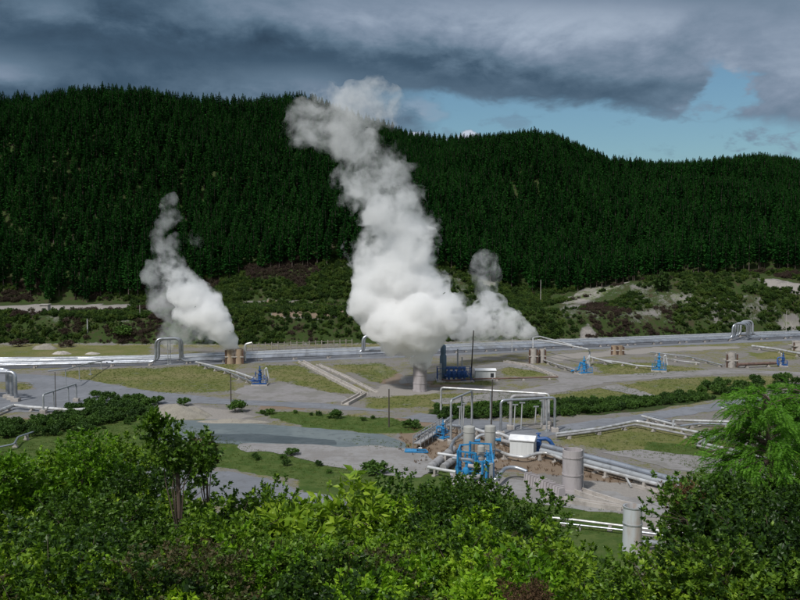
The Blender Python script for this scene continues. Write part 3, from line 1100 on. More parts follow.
# hedge lines in the valley
HP = [[(430, 412), (470, 408), (520, 403), (600, 402), (700, 396), (716, 399), (640, 408), (560, 417), (520, 418), (440, 420)], [(258, 411), (380, 417), (378, 422), (250, 415)],
      [(700, 386), (800, 380), (800, 392), (740, 396), (700, 394)], [(200, 449), (250, 450), (300, 462), (360, 474), (380, 482), (340, 476), (260, 462), (200, 456)]]
P1 = region_pts(HP[:1], 900, rs, 140, 170)
P2 = region_pts(HP[2:3], 120, rs, 160, 200)
P3 = region_pts([HP[1], HP[3]], 110, rs, 105, 165)
P4 = region_pts([[(-30, 424), (30, 426), (80, 408), (110, 400), (150, 404), (158, 418), (100, 430), (60, 436), (-30, 440)]], 620, rs, 120, 170)
P = np.concatenate([P1, P2, P3, P4])
s = np.concatenate([0.18 + 0.6 * rs.random(len(P1)) ** 2, 0.5 + 0.5 * rs.random(len(P2)), 0.22 + 0.25 * rs.random(len(P3)), 0.2 + 0.75 * rs.random(len(P4)) ** 1.8])
scatter('low_scrub', P - np.array([0, 0, 0.1]), rs.random(len(P)) * 6.28, np.stack([s * 1.2, s * 1.2, s], 1), rs.integers(0, 2, len(P)),
        [list(o.children) for o in S_hed], 'low green scrub along the valley roads and the left bank', 'scrub')


# grass tufts: one mesh
def tufts(name, P, hgt, m, label, rng, blades=9):
    n = len(P)
    base = np.repeat(P, blades, 0) + rng.normal(size=(n * blades, 3)) * np.array([0.14, 0.14, 0])
    D = unit(rng.normal(size=(n * blades, 3)) * 0.4 + np.array([0, 0, 1.0]))
    L = hgt * (0.5 + 0.8 * rng.random(n * blades))
    V, F = leaf_quads(base, D, L, L * 0.10, rng, 0.2)
    return tag(link(name, mesh_np(name, V, F, m)), label, 'grass', kind='stuff')


GP = np.concatenate([region_pts(COVER['lush'][:2] + COVER['lush'][3:6], 9000, rs, 74, 165), region_pts(COVER['dry'], 7000, rs, 110, 225)])
tufts('grass', GP, 0.2, M['grass'], 'short rough grass on the valley floor between the roads and pipes', rs)

BP = region_pts(COVER['brown'][2:3] + [COVER['pale'][2]], 600, rs, 95, 140)
tufts('dry_weeds', BP, 0.4, M['dead'], 'brown dry weeds on the bare earth around the blue machinery', rs, 7)

# ------------------------------------------------------------------ pipelines
FLAT = Vector((0, 0, 1))


def along(pts, step, start=2.0):
    out_, acc, nxt = [], 0.0, start
    for a, b in zip(pts, pts[1:]):
        L = (b - a).length
        while nxt <= acc + L:
            t = (nxt - acc) / L
            out_.append((a.lerp(b, t), (b - a).normalized()))
            nxt += step
        acc += L
    return out_


def pipeline(label, pts, r, m, sup=7.0, group=None, rad=None, rings=6.0, supm=None, n=12, name='pipeline', cat='pipeline'):
    pts = [Vector(p) for p in pts]
    o = Vector((pts[0].x, pts[0].y, 0))
    t_ = thing(name, label, cat, o, group)
    r = r * 0.86
    fp = fillet(pts, rad or r * 3.2)
    b = MB(o).tube(fp, r, n)
    if rings:
        for p, d in along(fp, rings, rings / 2):
            b.tube([p - d * 0.06, p + d * 0.06], r * 1.07, n)
    b.build('pipe', m, t_)
    if sup:
        for p, d in along(fp, sup, sup * 0.4):
            if abs(d.z) > 0.3 or p.z < 0.2:
                continue
            s_ = MB(o)
            side = Vector((-d.y, d.x, 0)).normalized()
            hh = p.z - r
            if hh < 1.6:
                s_.box((p.x, p.y, -0.1), (0.5, 0.35, max(hh, 0.05) + 0.13), math.atan2(side.y, side.x))
                s_.box((p.x, p.y, -0.1), (r * 2 + 0.5, 0.5, 0.3), math.atan2(side.y, side.x))
            else:
                s_.tube([(p.x, p.y, -0.1), (p.x, p.y, hh + 0.05)], 0.11, 6)
                s_.box((p.x, p.y, -0.1), (0.7, 0.7, 0.3))
            s_.build('support', supm or M['concrete_pale'] if hh < 1.6 else (supm or M['grey_steel']), t_, smooth=False)
    return t_


# the main bundle: parallel steam mains crossing the whole valley, with raised loops
MAIN = [(-90, 367.5), (0, 366.5), (160, 363), (240, 359.5), (420, 352.5), (620, 344), (750, 338.5), (890, 333)]
names = ['nearest', 'second nearest', 'third nearest', 'third farthest', 'second farthest', 'farthest']
core = [W(*p) for p in MAIN]
GRP = 'steam mains running side by side across the valley'


def offset(pts, d):
    res = []
    for i, p in enumerate(pts):
        a, b = pts[max(i - 1, 0)], pts[min(i + 1, len(pts) - 1)]
        t = (b - a).normalized()
        res.append(p + Vector((-t.y, t.x, 0)) * d)
    return res


def with_loop(pts, px0, px1, hgt, base_z, out_d=0.0):
    """insert a raised portal between pixel columns"""
    def at(px_):
        for a, b in zip(pts, pts[1:]):
            pa, pb = 400 + FPX * a.x / a.y, 400 + FPX * b.x / b.y
            if pa <= px_ <= pb:
                return a.lerp(b, (px_ - pa) / (pb - pa))
    a, b = at(px0), at(px1)
    res = [p for p in pts if 400 + FPX * p.x / p.y < px0]
    for p, z in ((a, base_z), (a, hgt), (b, hgt), (b, base_z)):
        res.append(Vector((p.x, p.y, z)))
    return res + [p for p in pts if 400 + FPX * p.x / p.y > px1]


loops = {0: [(154, 178, 6.6), (733, 748, 5.2)], 1: [(157, 180, 6.4), (360, 380, 5.4), (736, 750, 5.3)], 2: [(362, 383, 5.3), (739, 752, 5.3)], 3: [(742, 754, 5.4)], 4: [], 5: []}
for k, nm in enumerate(names):
    ln = [Vector((p.x, p.y, 0.85 + 0.1 * (k % 2))) for p in offset(core, (-4.2, -2.6, -0.6, 1.4, 4.6, 6.4)[k])]
    for (p0, p1, hh) in loops[k]:
        ln = with_loop(ln, p0, p1, hh, ln[0].z)
    pipeline(f'silver clad steam main crossing the whole valley, {nm} of the six parallel mains', ln, (0.36, 0.42, 0.3, 0.4, 0.32, 0.38)[k], M['alu' if k % 2 == 0 or k == 1 else 'grey_steel'], 9.0, GRP, rad=1.6)

# left-hand upper mains
for k, (ya, yb, nm) in enumerate(((360.2, 356.0, 'nearer'), (358.6, 354.8, 'farther'))):
    pipeline(f'silver pipe beyond the bare strip and the mains at the left, {nm} of two', [W(-90, ya, 0.8), W(100, ya - 0.4, 0.8), W(225, yb, 0.8)], 0.4, M['alu'], 9.0)


def portal(label, p0, p1, z, r, m, b0=None, b1=None, name='pipe_loop', legs=()):
    """pipe that rises, crosses overhead and drops: p0, p1 pixel positions of the top corners at height z"""
    A, B = W(*p0, z), W(*p1, z)
    b0z = b0 if b0 is not None else 0.6
    pts = [Vector((A.x, A.y, b0z)), A, B, Vector((B.x, B.y, b1 if b1 is not None else 0.6))]
    o = Vector((A.x, A.y, 0))
    t_ = thing(name, label, 'pipe loop', o)
    fp = fillet(pts, r * 3.0)
    b = MB(o).tube(fp, r, 12)
    for p, d in along(fp, 3.0, 1.5):
        b.tube([p - d * 0.05, p + d * 0.05], r * 1.08, 12)
    b.build('pipe', m, t_)
    for p in (A, B):
        f_ = MB(o)
        f_.box((p.x, p.y, -0.1), (r * 2 + 0.7, r * 2 + 0.7, 0.75))
        f_.build('footing', M['concrete_pale'], t_, smooth=False)
    for k in legs:
        q = A.lerp(B, k)
        l_ = MB(o).tube([(q.x, q.y, -0.1), (q.x, q.y, z - r)], 0.13, 6).box((q.x, q.y, -0.1), (0.7, 0.7, 0.35))
        l_.build('leg', M['grey_steel'], t_)
    return t_


# overhead loops in the centre, crossing above the road
portal('long pale overhead pipe loop crossing above the road, farthest of the central loops', (441, 387.5), (549, 394), 5.2, 0.19, M['white_pipe'], legs=(0.47,))
portal('short slanting pipe loop at the left end of the overhead loops', (451, 400), (472, 391), 6.8, 0.17, M['grey_steel'], legs=(0.5,))
portal('silver overhead pipe loop at the road end, nearer of the right pair', (501, 400.5), (555, 397.5), 5.6, 0.21, M['alu'], legs=(0.85,))
portal('grey overhead pipe loop just behind the nearer right-hand loop', (511, 396), (546, 395.5), 5.5, 0.27, M['dull_pipe'], legs=(0.93,))
for k, (xa, ya, yb, nm) in enumerate(((459, 436, 406, 'leftmost'), (463, 431, 403, 'second from the left'), (509, 429, 402, 'third from the left'), (514, 430, 404, 'fourth from the left'), (521, 429, 402, 'third from the right'),
                                      (535, 424, 406, 'second from the right'), (541, 427, 400, 'rightmost'))):
    A = W(xa, ya)
    hgt = (ya - yb) / (FPX / A.y)
    t_ = thing('support_post', f'thin pale bracket post under the overhead pipe loops, {nm} of seven', 'post', A, 'pale posts under the overhead pipe loops')
    MB(A).tube([A, A + Vector((0.15, 0, hgt))], 0.1, 6).build('post', M['white_pipe'], t_)
    MB(A).box((A.x + 0.15, A.y, A.z + hgt - 0.1), (0.9, 0.25, 0.18)).build('bracket', M['grey_steel'], t_, smooth=False)

# far left cluster: big loops at the frame edge
for k, (dx_, nm) in enumerate(((0, 'front'), (-5, 'middle'), (-10, 'rear'))):
    portal(f'tall silver pipe loop cut by the left edge of the picture, {nm} of three', (-45 + dx_, 370 - k), (15 + dx_ * 0.8, 372.5 - k * 1.5), 5.6, 0.36, M['alu'])
pipeline('bright white pipe low on the earth below the tall loops, far left', [W(-60, 420, 0.7), W(-10, 414.5, 0.7), W(14, 405, 0.7), W(28, 407, 0.7), W(72, 410, 0.7), W(92, 409, 0.7)], 0.36, M['white_pipe'], 6.0)
portal('thin dark portal of pipe left of the green bank beside the white pipe', (43, 394.5), (76, 384), 3.4, 0.17, M['grey_steel'], legs=(0.3, 0.75))
pipeline('thin pipe raised on posts slanting towards the mains at the far left', [W(48, 371, 4.0), W(68, 369, 4.0), W(86, 364, 3.0), W(106, 360, 1.6), W(118, 361, 1.0)], 0.17, M['grey_steel'], 9.0)
pole0 = W(56, 409)
pipeline('crooked pale pipe poking out of the green slope at the left edge', [W(-25, 452, 0.8), W(5, 446, 0.8), W(14, 444, 0.8), W(18, 437, 1.0), W(36, 431, 0.8)], 0.17, M['alu'], 5.0)
pipeline('low thin pipe seen through the bushes at the lower left', [W(-30, 486, 0.6), W(20, 476, 0.6), W(27, 474, 0.3)], 0.2, M['grey_steel'], 4.0)

# pipes feeding the left silencer and its wellhead
pipeline('pale pipe slanting from the mains to the left wellhead, upper of two', [W(196, 362, 0.8), W(213, 366, 0.8), W(236, 372, 0.8), W(256, 379, 0.8)], 0.26, M['white_pipe'], 5.0)
pipeline('grey pipe slanting beside the pale pipe to the left wellhead, lower of two', [W(202, 365, 0.7), W(226, 371, 0.7), W(252, 382, 0.7)], 0.2, M['alu'], 5.0)
# right of centre
pipeline('white pipe slanting down rightwards from the right steaming silencer, upper of two', [W(533, 356, 0.8), W(533, 337.5, 4.6), W(540, 336.5, 4.6), W(566, 343.5, 4.2), W(572, 345, 4.0)], 0.22, M['white_pipe'], 0)
pipeline('long white raised pipe bending down to the blue wellhead right of centre', [W(538, 340, 4.6), W(556, 343, 4.6), W(588, 349.2, 4.2), W(590, 352, 3.2), W(588, 364, 0.9)], 0.25, M['white_pipe'], 0)
pipeline('short white pipe running on from the raised pipe towards the right', [W(588, 356.5, 1.2), W(600, 359.5, 1.0), W(612, 363, 0.8)], 0.25, M['white_pipe'], 5)
pipeline('white pipe on the ground leading to the middle right wellhead', [W(600, 360, 0.7), W(620, 362.5, 0.7), W(636, 365.5, 0.7), W(654, 367, 0.9)], 0.26, M['white_pipe'], 5)
pipeline('dull pipe on low supports from the right steaming silencer to the wellhead below it', [W(538, 358, 0.7), W(555, 364, 0.7), W(576, 370, 0.9)], 0.27, M['dull_pipe'], 5)
pipeline('thick brown pipe from the squat silencer to the wellhead at the far right', [W(738, 364.5, 0.9), W(776, 363, 0.9)], 0.42, M['rust_pipe'], 6)
pipeline('pale pipe slanting from the far right loops towards the right edge', [W(752, 346, 0.9), W(775, 349, 0.9), W(802, 354, 0.9), W(840, 361, 0.9)], 0.38, M['white_pipe'], 7)
pipeline('thin pipe running left from the middle right wellhead field, upper of the thin pair', [W(650, 352, 0.6), W(690, 357, 0.6), W(722, 365, 0.6)], 0.2, M['grey_steel'], 6)
pipeline('thin pale pipe lying across the gravel above the middle right wellhead', [W(655, 356, 0.5), W(680, 361, 0.5), W(700, 363, 0.5)], 0.16, M['white_pipe'], 6)
# lower right lines
pipeline('long silver pipe beside the lower right road, bending towards the tree', [W(556, 434, 0.7), W(600, 428.5, 0.7), W(636, 421, 0.7), W(718, 436, 0.7), W(702, 443.5, 0.7), W(735, 450.5, 0.7), W(800, 468, 0.7)], 0.28, M['white_pipe'], 6)
pipeline('dull pipe running alongside the silver pipe by the lower right road', [W(556, 436.5, 0.6), W(602, 430.5, 0.6), W(636, 424.5, 0.6), W(706, 438.5, 0.6), W(695, 445, 0.6), W(728, 453, 0.6), W(790, 470, 0.6)], 0.22, M['dull_pipe'], 6)
pipeline('short white pipe crossing the bend of the lower right pipes, left of two', [W(642, 416, 0.8), W(676, 425, 0.8)], 0.24, M['white_pipe'], 4)
pipeline('second short white pipe crossing beside the bend of the lower right pipes', [W(650, 416.5, 0.8), W(671, 421.5, 0.8)], 0.2, M['alu'], 4)
pipeline('white pipe with a stub end leading right towards the feathery tree', [W(673, 426, 0.8), W(673.5, 420, 0.9), W(735, 422, 0.9), W(800, 423.5, 0.9)], 0.24, M['white_pipe'], 6)
pipeline('dull pipe below the stub ended white pipe on the right', [W(680, 426, 0.6), W(700, 423.6, 0.6), W(760, 425.5, 0.6)], 0.2, M['alu'], 6)
pipeline('short pale pipe glimpsed behind the feathery tree', [W(722, 408, 0.9), W(738, 412, 0.9)], 0.24, M['white_pipe'], 4)

# thick mains running from the hut to the lower right
thick = [(543, 446), (575, 454), (620, 465.5), (672, 480), (720, 494)]
pipeline('thick silver steam main from the hut to the lower right, upper of two', [W(a, b, 1.3) for a, b in thick], 0.55, M['alu'], 7, 'thick mains on the lower right')
pipeline('thick silver steam main just below the upper one, on low supports', [W(a - 2, b + 4.5, 1.1) for a, b in thick], 0.46, M['grey_steel'], 7, 'thick mains on the lower right')
pipeline('white pipe snaking past the front of the hut and on beside the thick mains', [W(496, 450, 0.8), W(508, 455, 0.8), W(524, 457.5, 0.8), W(538, 453, 1.0), W(548, 453, 1.0), W(562, 459, 0.9), W(580, 464, 0.9), W(626, 476, 0.9), W(664, 486, 0.9), (W(700, 496, 0.9))], 0.27, M['white_pipe'], 6)
pipeline('short white stub pipe pointing down from the snaking pipe', [W(625, 475.5, 0.8), W(631, 486, 0.3)], 0.17, M['white_pipe'], 0)
pipeline('white low pipe along the bottom right behind the near stack', [W(545, 517, 0.7), W(575, 520, 0.7), W(640, 528, 0.7), W(700, 536, 0.7)], 0.17, M['white_pipe'], 5)
pipeline('second thin pale pipe along the bottom right below the white one', [W(560, 523, 0.5), W(640, 532, 0.5), W(700, 540, 0.5)], 0.13, M['alu'], 5)
pipeline('white pipe passing behind the separators to the hut', [W(470, 427.5, 1.6), W(484, 432, 1.6), W(500, 433.5, 1.6), W(513, 439, 1.4)], 0.3, M['white_pipe'], 5)
pipeline('dull thick pipe beneath the white pipe behind the separators', [W(466, 431, 0.8), W(484, 436, 0.8), W(512, 443, 0.8)], 0.34, M['dull_pipe'], 5)
pipeline('pale pipe bending beside the left separator', [W(448, 425, 1.4), W(463, 427, 1.6), W(466, 431, 1.6), W(454, 440, 1.6), W(450, 449, 1.6)], 0.3, M['alu'], 0)
pipeline('white pipe stub entering the blue frame from the left, upper of two', [W(438, 453.5, 1.6), W(459, 456.5, 1.6)], 0.24, M['white_pipe'], 3)
pipeline('white pipe stub entering the blue frame from the left, lower of two', [W(428, 467, 1.0), W(440, 469.5, 1.0), W(456, 472, 1.0)], 0.26, M['white_pipe'], 3)
pipeline('white elbow pipe arching over beside the right separator', [W(474, 441, 1.5), W(478, 436, 2.0), W(487, 434, 2.0), W(489, 442, 1.0)], 0.24, M['white_pipe'], 0)
pipeline('big grey silencer tube lying slantwise left of the blue frame, longer of two', [W(430, 468, 0.8), W(453, 449.5, 1.0)], 0.68, M['dull_pipe'], 3, rings=1.2, n=16)
pipeline('big grey silencer tube lying slantwise next to the blue frame, shorter of two', [W(443, 467.5, 0.75), W(457, 457, 0.9)], 0.55, M['dull_pipe'], 3, rings=1.2, n=16)
pipeline('grey pipe arching up from the blue frame to the ribbed duct', [W(490, 484, 0.4), W(497, 478, 1.2), W(505, 468, 1.5), W(515, 467, 1.5), W(527, 471.5, 1.2)], 0.3, M['alu'], 0, rad=1.5)
pipeline('white pipe low beside the central road crossing', [W(415, 437, 0.7), W(432, 428, 0.8), W(446, 421, 0.8), W(452, 416, 0.8)], 0.26, M['alu'], 4)

# far centre
pipeline('low pipe along the gravel path in front of the far small hut', [W(440, 378.5, 0.5), W(447, 380.5, 0.5), W(470, 379, 0.5), W(500, 378.5, 0.5), W(558, 377, 0.5)], 0.2, M['rust_pipe'], 6)


# ------------------------------------------------------------------ concrete channels
def channel(label, pix, wdt=1.6, wall=0.25, hgt=0.75, name='drain_channel'):
    pts = [W(*p) for p in pix]
    o = pts[0]
    t_ = thing(name, label, 'drain', o)
    for nm, off, w_, h_ in (('side_wall', -wdt / 2, wall, hgt), ('side_wall', wdt / 2, wall, hgt), ('channel_floor', 0, wdt - wall - 0.01, 0.12)):
        ln = offset(pts, off)
        b = MB(o)
        vs_ = []
        for i, p in enumerate(ln):
            a, c = ln[max(i - 1, 0)], ln[min(i + 1, len(ln) - 1)]
            d = (c - a).normalized()
            s_ = Vector((-d.y, d.x, 0)) * w_ / 2
            for q in (p - s_, p + s_):
                vs_.append((q.x, q.y, -0.1))
                vs_.append((q.x, q.y, h_))
        b.v = vs_
        for i in range(len(ln) - 1):
            k = 4 * i
            b.f += [(k, k + 4, k + 5, k + 1), (k + 1, k + 5, k + 7, k + 3), (k + 2, k + 3, k + 7, k + 6)]
        k = 4 * (len(ln) - 1)
        b.f += [(0, 1, 3, 2), (k, k + 2, k + 3, k + 1)]
        b.build(nm, M['concrete_pale'], t_, smooth=False)
    return t_


channel('long straight concrete drain channel slanting across the valley left of centre', [(301, 362.5), (330, 378), (365, 396)], 1.3, hgt=0.55)
channel('short concrete drain channel angling back from the long one towards the road', [(364.5, 394), (358, 398), (345, 405)], 1.3, hgt=0.55)
channel('concrete drain channel slanting beside the bare brown patch left of the big plume', [(318, 365), (345, 377), (376, 393)], 0.9, hgt=0.3)
channel('low concrete drain running right from the foot of the tall stack', [(568, 489), (590, 497), (618, 506), (640, 511)], 1.3, hgt=0.55)
channel('pale block kerb drain along the gravel below the tall stack', [(545, 500), (575, 503), (605, 508), (622, 510)], 0.9, hgt=0.5)
channel('straight concrete drain beside the thick mains on the lower right', [(630, 484), (655, 492), (690, 500)], 1.0, hgt=0.35)
channel('far concrete channel edging the gravel path below the far silencer', [(505, 362), (528, 366), (548, 374), (556, 377)], 1.0, hgt=0.4)


# ------------------------------------------------------------------ silencers and stacks
def silencer(label, px_, base, wpx, hpx, m, kind='drum', bands=3, name='silencer'):
    o = W(px_, base)
    k = FPX / o.y
    R, h = wpx / 2 / k, hpx / k
    t_ = thing(name, label, 'silencer', o)
    b = MB(o)
    b.lathe(o, [(R * 1.08, -0.1), (R * 1.08, 0.35), (R, 0.35), (R, h), (R * 0.9, h), (R * 0.88, h * 0.35), (0.01, h * 0.35)], 28, cap=False)
    b.build('shell', m, t_, angle=30)
    for i in range(bands):
        z = h * (i + 1) / (bands + 0.4)
        MB(o).lathe(o, [(R + 0.002, z - 0.08), (R + 0.07, z - 0.08), (R + 0.07, z + 0.08), (R + 0.002, z + 0.08)], 28, cap=False).build('band', m, t_, angle=30)
    return t_, o, R, h


t_, o, R, h = silencer('tall round grey concrete stack standing on gravel right of the white hut', 572, 491, 20, 43, M['concrete'], bands=2, name='stack')
b = MB(o)
for i in range(7):
    b.bar(o + Vector((R + 0.12, -0.25, 0.5 + i * 0.6)), o + Vector((R + 0.12, 0.25, 0.5 + i * 0.6)), 0.05)
for s_ in (-0.25, 0.25):
    b.bar(o + Vector((R + 0.12, s_, 0)), o + Vector((R + 0.12, s_, h)), 0.06)
b.build('ladder', M['grey_steel'], t_)
# the near double stack
o2 = W(632, 551)
t_ = thing('stack', 'short grey rust streaked steel stack with open rim, partly behind leaves', 'stack', o2)
k = FPX / o2.y
R2, h2 = 9.5 / k, 47 / k
MB(o2).lathe(o2, [(R2 * 1.05, -0.1), (R2, h2 * 0.62), (R2, h2), (R2 * 0.9, h2), (R2 * 0.88, h2 * 0.3), (0.01, h2 * 0.3)], 28, cap=False).build('shell', M['rust_steel'], t_, angle=30)
for z in (h2 * 0.62, h2 * 0.99):
    MB(o2).lathe(o2, [(R2 * 0.99, z - 0.06), (R2 + 0.06, z - 0.06), (R2 + 0.06, z + 0.06), (R2 * 0.99, z + 0.06)], 28, cap=False).build('band', M['grey_steel'], t_, angle=30)
MB(o2).tube(fillet([o2 + Vector((R2 * 0.9, 0, 0.8)), o2 + Vector((R2 + 1.2, 0.2, 0.8)), o2 + Vector((R2 + 2.6, 0.6, 0.2))], 0.6), 0.3, 12).build('side_pipe', M['grey_steel'], t_)

silencer('round grey concrete silencer under the largest steam plume', 420, 391, 14, 29, M['concrete'])


def timber_silencer(label, px_, base, hgt_px, n_drum, w_px, steam=True):
    o = W(px_, base)
    k = FPX / o.y
    t_ = thing('silencer', label, 'silencer', o)
    R = w_px / 2 / k / n_drum
    h = hgt_px / k
    for i in range(n_drum):
        cx = (i - (n_drum - 1) / 2) * R * 2.05
        c = o + Vector((cx, 0, 0))
        MB(o).lathe(c, [(R * 1.05, -0.1), (R * 1.05, 0.3), (R, 0.3), (R, h), (R * 0.85, h), (R * 0.82, h * 0.4), (0.01, h * 0.4)], 20, cap=False).build('drum', M['timber'] if n_drum > 1 else M['concrete_pale'], t_, angle=30)
    for i in range(n_drum + 1):
        cx = (i - n_drum / 2) * R * 2.05
        MB(o).box((o.x + cx, o.y - R * 0.75, -0.1), (0.32, 0.3, h * 0.95)).build('buttress', M['dark_timber'], t_, smooth=False)
    MB(o).box((o.x, o.y + R * 0.2, h * 0.45), (R * 2.05 * n_drum + 0.3, R * 2.3, 0.25)).build('deck', M['concrete_pale'], t_, smooth=False)
    return t_, o, R, h


t_, oL, R, h = timber_silencer('twin tan timber silencer with dark buttresses under the left steam plume', 235, 363.5, 15, 2, 17)
MB(oL).tube(fillet([oL + Vector((2.4, 1, 0.6)), oL + Vector((2.4, 1, h + 1.0)), oL + Vector((4.2, 1, h + 1.4))], 0.7), 0.28, 10).build('vent_pipe', M['white_pipe'], t_)
timber_silencer('pale round silencer at the foot of the right steam plume, beside raised white pipes', 533, 363, 15, 1, 8)
timber_silencer('brownish timber silencer just right of the pale one under the right steam plume', 542, 362.5, 14, 1, 6)
timber_silencer('small twin drum silencer standing by the mains right of the raised white pipes', 617, 354.5, 9, 2, 12)
timber_silencer('squat pale silencer joined to the thick brown pipe on the right', 730.5, 367, 14.5, 1, 10)
timber_silencer('small round silencer cut by the right edge of the picture beside the mains', 798, 350, 9, 1, 12)


# ------------------------------------------------------------------ wellheads (blue valve trees)
def wellhead(label, px_, base, sc=1.0, m=None, rz=0.0):
    o = W(px_, base)
    m = m or M['blue']
    t_ = thing('wellhead', label, 'wellhead', o)
    V3 = Vector
    MB().box((0, 0, -0.1), (3.0, 2.4, 0.35)).build('cellar_slab', M['concrete_pale'], t_, smooth=False)
    b = MB().lathe((0, 0, 0.2), [(0.45, 0), (0.45, 0.15), (0.2, 0.15), (0.2, 0.7), (0.42, 0.7), (0.42, 0.85), (0.3, 0.95), (0.38, 1.3), (0.3, 1.6), (0.42, 1.7), (0.42, 1.85), (0.2, 1.85), (0.2, 2.5), (0.36, 2.5), (0.36, 2.62), (0.12, 2.7), (0.1, 3.4)], 14)
    b.build('valve_stack', m, t_)
    for s_, z in ((1, 1.5), (-1, 2.1)):
        r_ = MB().ring((s_ * 0.8, 0, z), 0.42, 0.05, (1, 0, 0)).bar((s_ * 0.3, 0, z), (s_ * 0.8, 0, z), 0.08)
        for a in range(3):
            t = a * math.pi / 3
            r_.bar((s_ * 0.8, math.cos(t) * 0.42, z + math.sin(t) * 0.42), (s_ * 0.8, -math.cos(t) * 0.42, z - math.sin(t) * 0.42), 0.04)
        r_.build('handwheel', m, t_)
    MB().tube(fillet([(0, 0.2, 2.2), (0, 1.3, 2.2), (-0.4, 1.4, 0.6), (-2.2, 1.2, 0.6)], 0.4), 0.18, 10).build('branch_pipe', m, t_)
    MB().tube([(0.9, 0.4, 0), (0.9, 0.4, 2.9), ], 0.16, 10).tube(fillet([(0.9, 0.4, 2.9), (1.2, 0.4, 3.2), (1.6, 0.3, 1.2)], 0.2), 0.14, 8).build('vent_pipe', M['white_pipe'], t_)
    f_ = MB()
    for x in (-1.3, 1.3):
        for y in (-1.0, 1.0):
            f_.bar((x, y, 0.2), (x, y, 1.35), 0.09)
    for z in (0.8, 1.35):
        f_.bar((-1.3, -1, z), (1.3, -1, z), 0.07).bar((-1.3, 1, z), (1.3, 1, z), 0.07).bar((-1.3, -1, z), (-1.3, 1, z), 0.07).bar((1.3, -1, z), (1.3, 1, z), 0.07)
    f_.box((0, -0.4, 0.3), (2.5, 1.1, 0.12))
    f_.build('guard_frame', m, t_, smooth=False)
    t_.rotation_euler = (0, 0, rz)
    t_.scale = (sc,) * 3
    return t_


wellhead('small blue wellhead with a white vent on grass below the timber silencer', 260, 385, 1.15, M['deep_blue'])
wellhead('blue wellhead at the end of the raised white pipe right of centre', 584, 374, 1.15, M['blue'], 0.4)
wellhead('blue wellhead by the gravel path between the two right-hand silencers', 659, 371, 1.2, M['blue'], -0.3)
wellhead('blue wellhead at the end of the thick brown pipe near the right edge', 783, 366, 0.95, M['deep_blue'], 1.2)

# teal drip tray below the left wellhead
# ------------------------------------------------------------------ big blue plant beside the main plume
o = W(455, 381)
t_ = thing('steam_plant', 'tall blue valve and pipe assembly with a column beside the largest steam plume', 'machinery', o)
DB = M['deep_blue']
L3 = lambda x, y, z: Vector((x, y, z))
MB().box((0, 0, -0.1), (8.2, 4, 0.35)).build('slab', M['concrete_pale'], t_, smooth=False)
MB().lathe((-2.6, 0.6, 0.2), [(0.75, 0), (0.75, 5.2), (0.55, 5.7), (0.62, 6.0), (0.62, 7.4), (0.4, 7.8)], 18).build('column', M['blue_grey'], t_)
MB().tube([(-3.2, -0.8, 0.2), (-3.2, -0.8, 4.0)], 0.25, 8).build('riser_pipe', M['grey_steel'], t_)
MB().tube([(0.6, 0.4, 0.2), (0.6, 0.4, 7.0)], 0.18, 8).build('riser_pipe', M['grey_steel'], t_)
MB().tube([(1.6, 0.9, 0.2), (1.6, 0.9, 5.2)], 0.14, 8).build('riser_pipe', M['grey_steel'], t_)
for i, x in enumerate((-1.4, -0.3, 0.9, 2.0)):
    MB().lathe((x, -0.6, 0.2), [(0.5, 0), (0.5, 0.2), (0.25, 0.25), (0.25, 0.8), (0.55, 0.9), (0.62, 1.6), (0.5, 2.1), (0.25, 2.2), (0.2, 2.6 + 0.3 * (i % 2)), (0.1, 3.0)], 14).build('valve', DB, t_)
    MB().ring((x, -1.25, 1.3), 0.36, 0.05, (0, 1, 0)).bar((x, -1.25, 1.3), (x, -0.8, 1.3), 0.08).build('handwheel', DB, t_)
MB().tube([(-2.4, -0.6, 1.2), (2.9, -0.6, 1.2)], 0.34, 12).tube([(-2.2, 0.5, 2.8), (2.4, 0.5, 2.8)], 0.3, 12).build('header_pipe', DB, t_)
f_ = MB()
for x in (-3.9, -1.4, 1.4, 3.4):
    for y in (-1.5, 1.6):
        f_.bar((x, y, 0.2), (x, y, 3.0), 0.13)
for z in (1.8, 3.0):
    for y in (-1.5, 1.6):
        f_.bar((-3.9, y, z), (3.4, y, z), 0.1)
    for x in (-3.9, -1.4, 1.4, 3.4):
        f_.bar((x, -1.5, z), (x, 1.6, z), 0.1)
f_.build('frame', DB, t_, smooth=False)
MB().bar((2.2, -1.7, 2.8), (4.2, -1.7, 0.1), 0.1).bar((2.2, -1.0, 2.8), (4.2, -1.0, 0.1), 0.1).build('stair', DB, t_, smooth=False)


